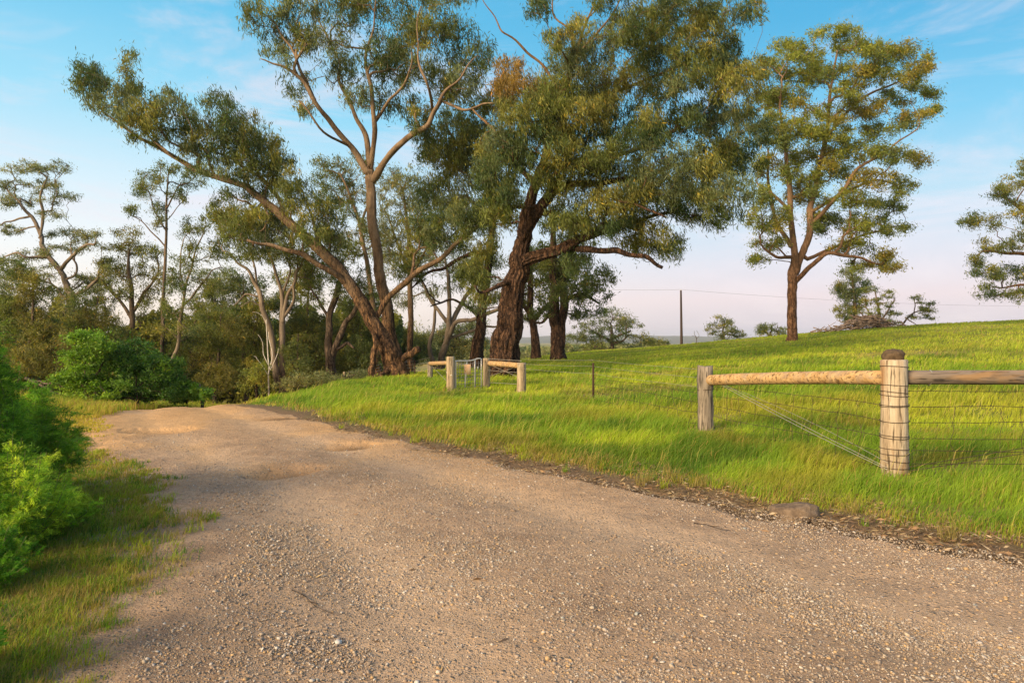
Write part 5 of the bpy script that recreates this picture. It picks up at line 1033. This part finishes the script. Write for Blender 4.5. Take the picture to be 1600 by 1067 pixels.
# near shrubs and weeds at the left edge
M_STEM = flatmat('green stems', (.16, .17, .06), .7)
def shrub(name, label, cat, x, y, rad, H, n_stem, per, Ls, wr, pal, seed, cols=None, z0=0., lean=(.2, 0), sprays=26, parent_mat=None, fine=True, spread=1., ls=.2):
    g = np.random.default_rng(seed); zg_ = h1(x, y); root = empty(name, (x, y, zg_), label=label, cat=cat); gm = G(); C = []; AX = []; LL = []; SC = []
    pc = np.array(pal)
    for s_ in range(n_stem):
        a = g.uniform(0, 6.3); rr_ = rad*g.random()**.5; top = np.array([x+np.cos(a)*rr_*spread+lean[0]*H, y+np.sin(a)*rr_*spread+lean[1]*H, zg_+H*g.uniform(.55, 1.)*(1-.45*(rr_/rad)**2)])
        b0 = np.array([x+np.cos(a)*rr_*.35, y+np.sin(a)*rr_*.35, zg_-.02]); mid_ = (b0*.5+top*.5)+np.array([np.cos(a), np.sin(a), .3])*.1*H
        S = crspline([b0, mid_, top], 8); gm.tube(S, np.linspace(.0045, .0015, len(S)), 4, cap=False)
        tc_ = pc[g.integers(len(pc))]*g.uniform(.75, 1.25)
        for k in range(sprays):
            t_ = g.uniform(.12, 1)**.8; p0 = S[int(t_*(len(S)-1))]; d = g.normal(size=3); d[2] = abs(d[2])*.4+.1; d[0] += lean[0]*2; d /= np.linalg.norm(d); l_ = H*ls*g.uniform(.4, 1.1)*(1.15-t_*.5)
            tt = g.random(per)**.8; pos = p0+d*l_*tt[:, None]+g.normal(size=(per, 3))*l_*.09; pos[:, 2] -= l_*.25*tt**2
            ax = d+g.normal(size=(per, 3))*.75; C.append(pos); AX.append(ax); LL.append(Ls*g.uniform(.5, 1.3, per)); SC.append(np.repeat((tc_*g.uniform(.75, 1.25))[None], per, 0))
    C = np.vstack(C); AX = np.vstack(AX); AX /= np.linalg.norm(AX, axis=1)[:, None]; LL = np.concatenate(LL)[:, None]; SC = np.vstack(SC)*g.uniform(.7, 1.3, (len(C), 1)); n = len(C)
    C[:, 2] = np.maximum(C[:, 2], zg_+.01)
    sd_ = np.cross(AX, g.normal(size=(n, 3))); sd_ /= np.linalg.norm(sd_, axis=1)[:, None]; W = LL*wr
    V = np.stack([C-AX*LL/2, C+sd_*W/2, C+AX*LL/2, C-sd_*W/2], 1)
    gm.build('stems', M_STEM, root); mesh_np('foliage', V.reshape(-1, 3), np.arange(n*4).reshape(-1, 4), None, GRASS, root, tint=SC)
    return root
gd = [(.12, .26, .025), (.19, .34, .03), (.08, .18, .018)]; gy = [(.27, .42, .04), (.38, .48, .045), (.16, .31, .03)]
shrub('feathery_shrub', 'feathery dark green shrub at the left edge beside the road', 'bush', -4.35, 5.1, .42, 2.15, 140, 26, .05, .1, gd+gy[:1], 1, lean=(.03, 0), sprays=38, ls=.11)
shrub('feathery_shrub', 'low feathery green shrub in front of the tall dark one at the left edge', 'bush', -4.55, 6.0, .5, 1.15, 80, 26, .05, .1, gd+gy[2:], 2, lean=(.16, 0), sprays=34)
shrub('weed_clump', 'tall bright yellow-green weeds with pale flower heads at the left edge', 'weeds', -3.48, 4.5, .42, .8, 130, 24, .036, .1, gy+gd[:1], 3, lean=(.16, 0), sprays=26)
shrub('weed_clump', 'mid-height soft green weeds below the bright weed clump', 'weeds', -3.1, 3.8, .34, .42, 90, 20, .032, .12, [(.12, .28, .02), (.07, .19, .016), (.2, .34, .03)], 7, lean=(.2, 0), sprays=20)
shrub('weed_clump', 'broad-leaved dark green weed at the lower left corner', 'weeds', -2.3, 2.7, .2, .55, 26, 10, .04, .3, gd+gy[2:], 4, lean=(.05, 0), sprays=22)
shrub('weed_clump', 'low soft green weeds between the shrub and the bright weed clump', 'weeds', -3.5, 4.9, .4, .5, 60, 20, .04, .16, gd+gy, 5, lean=(.2, 0), sprays=22)
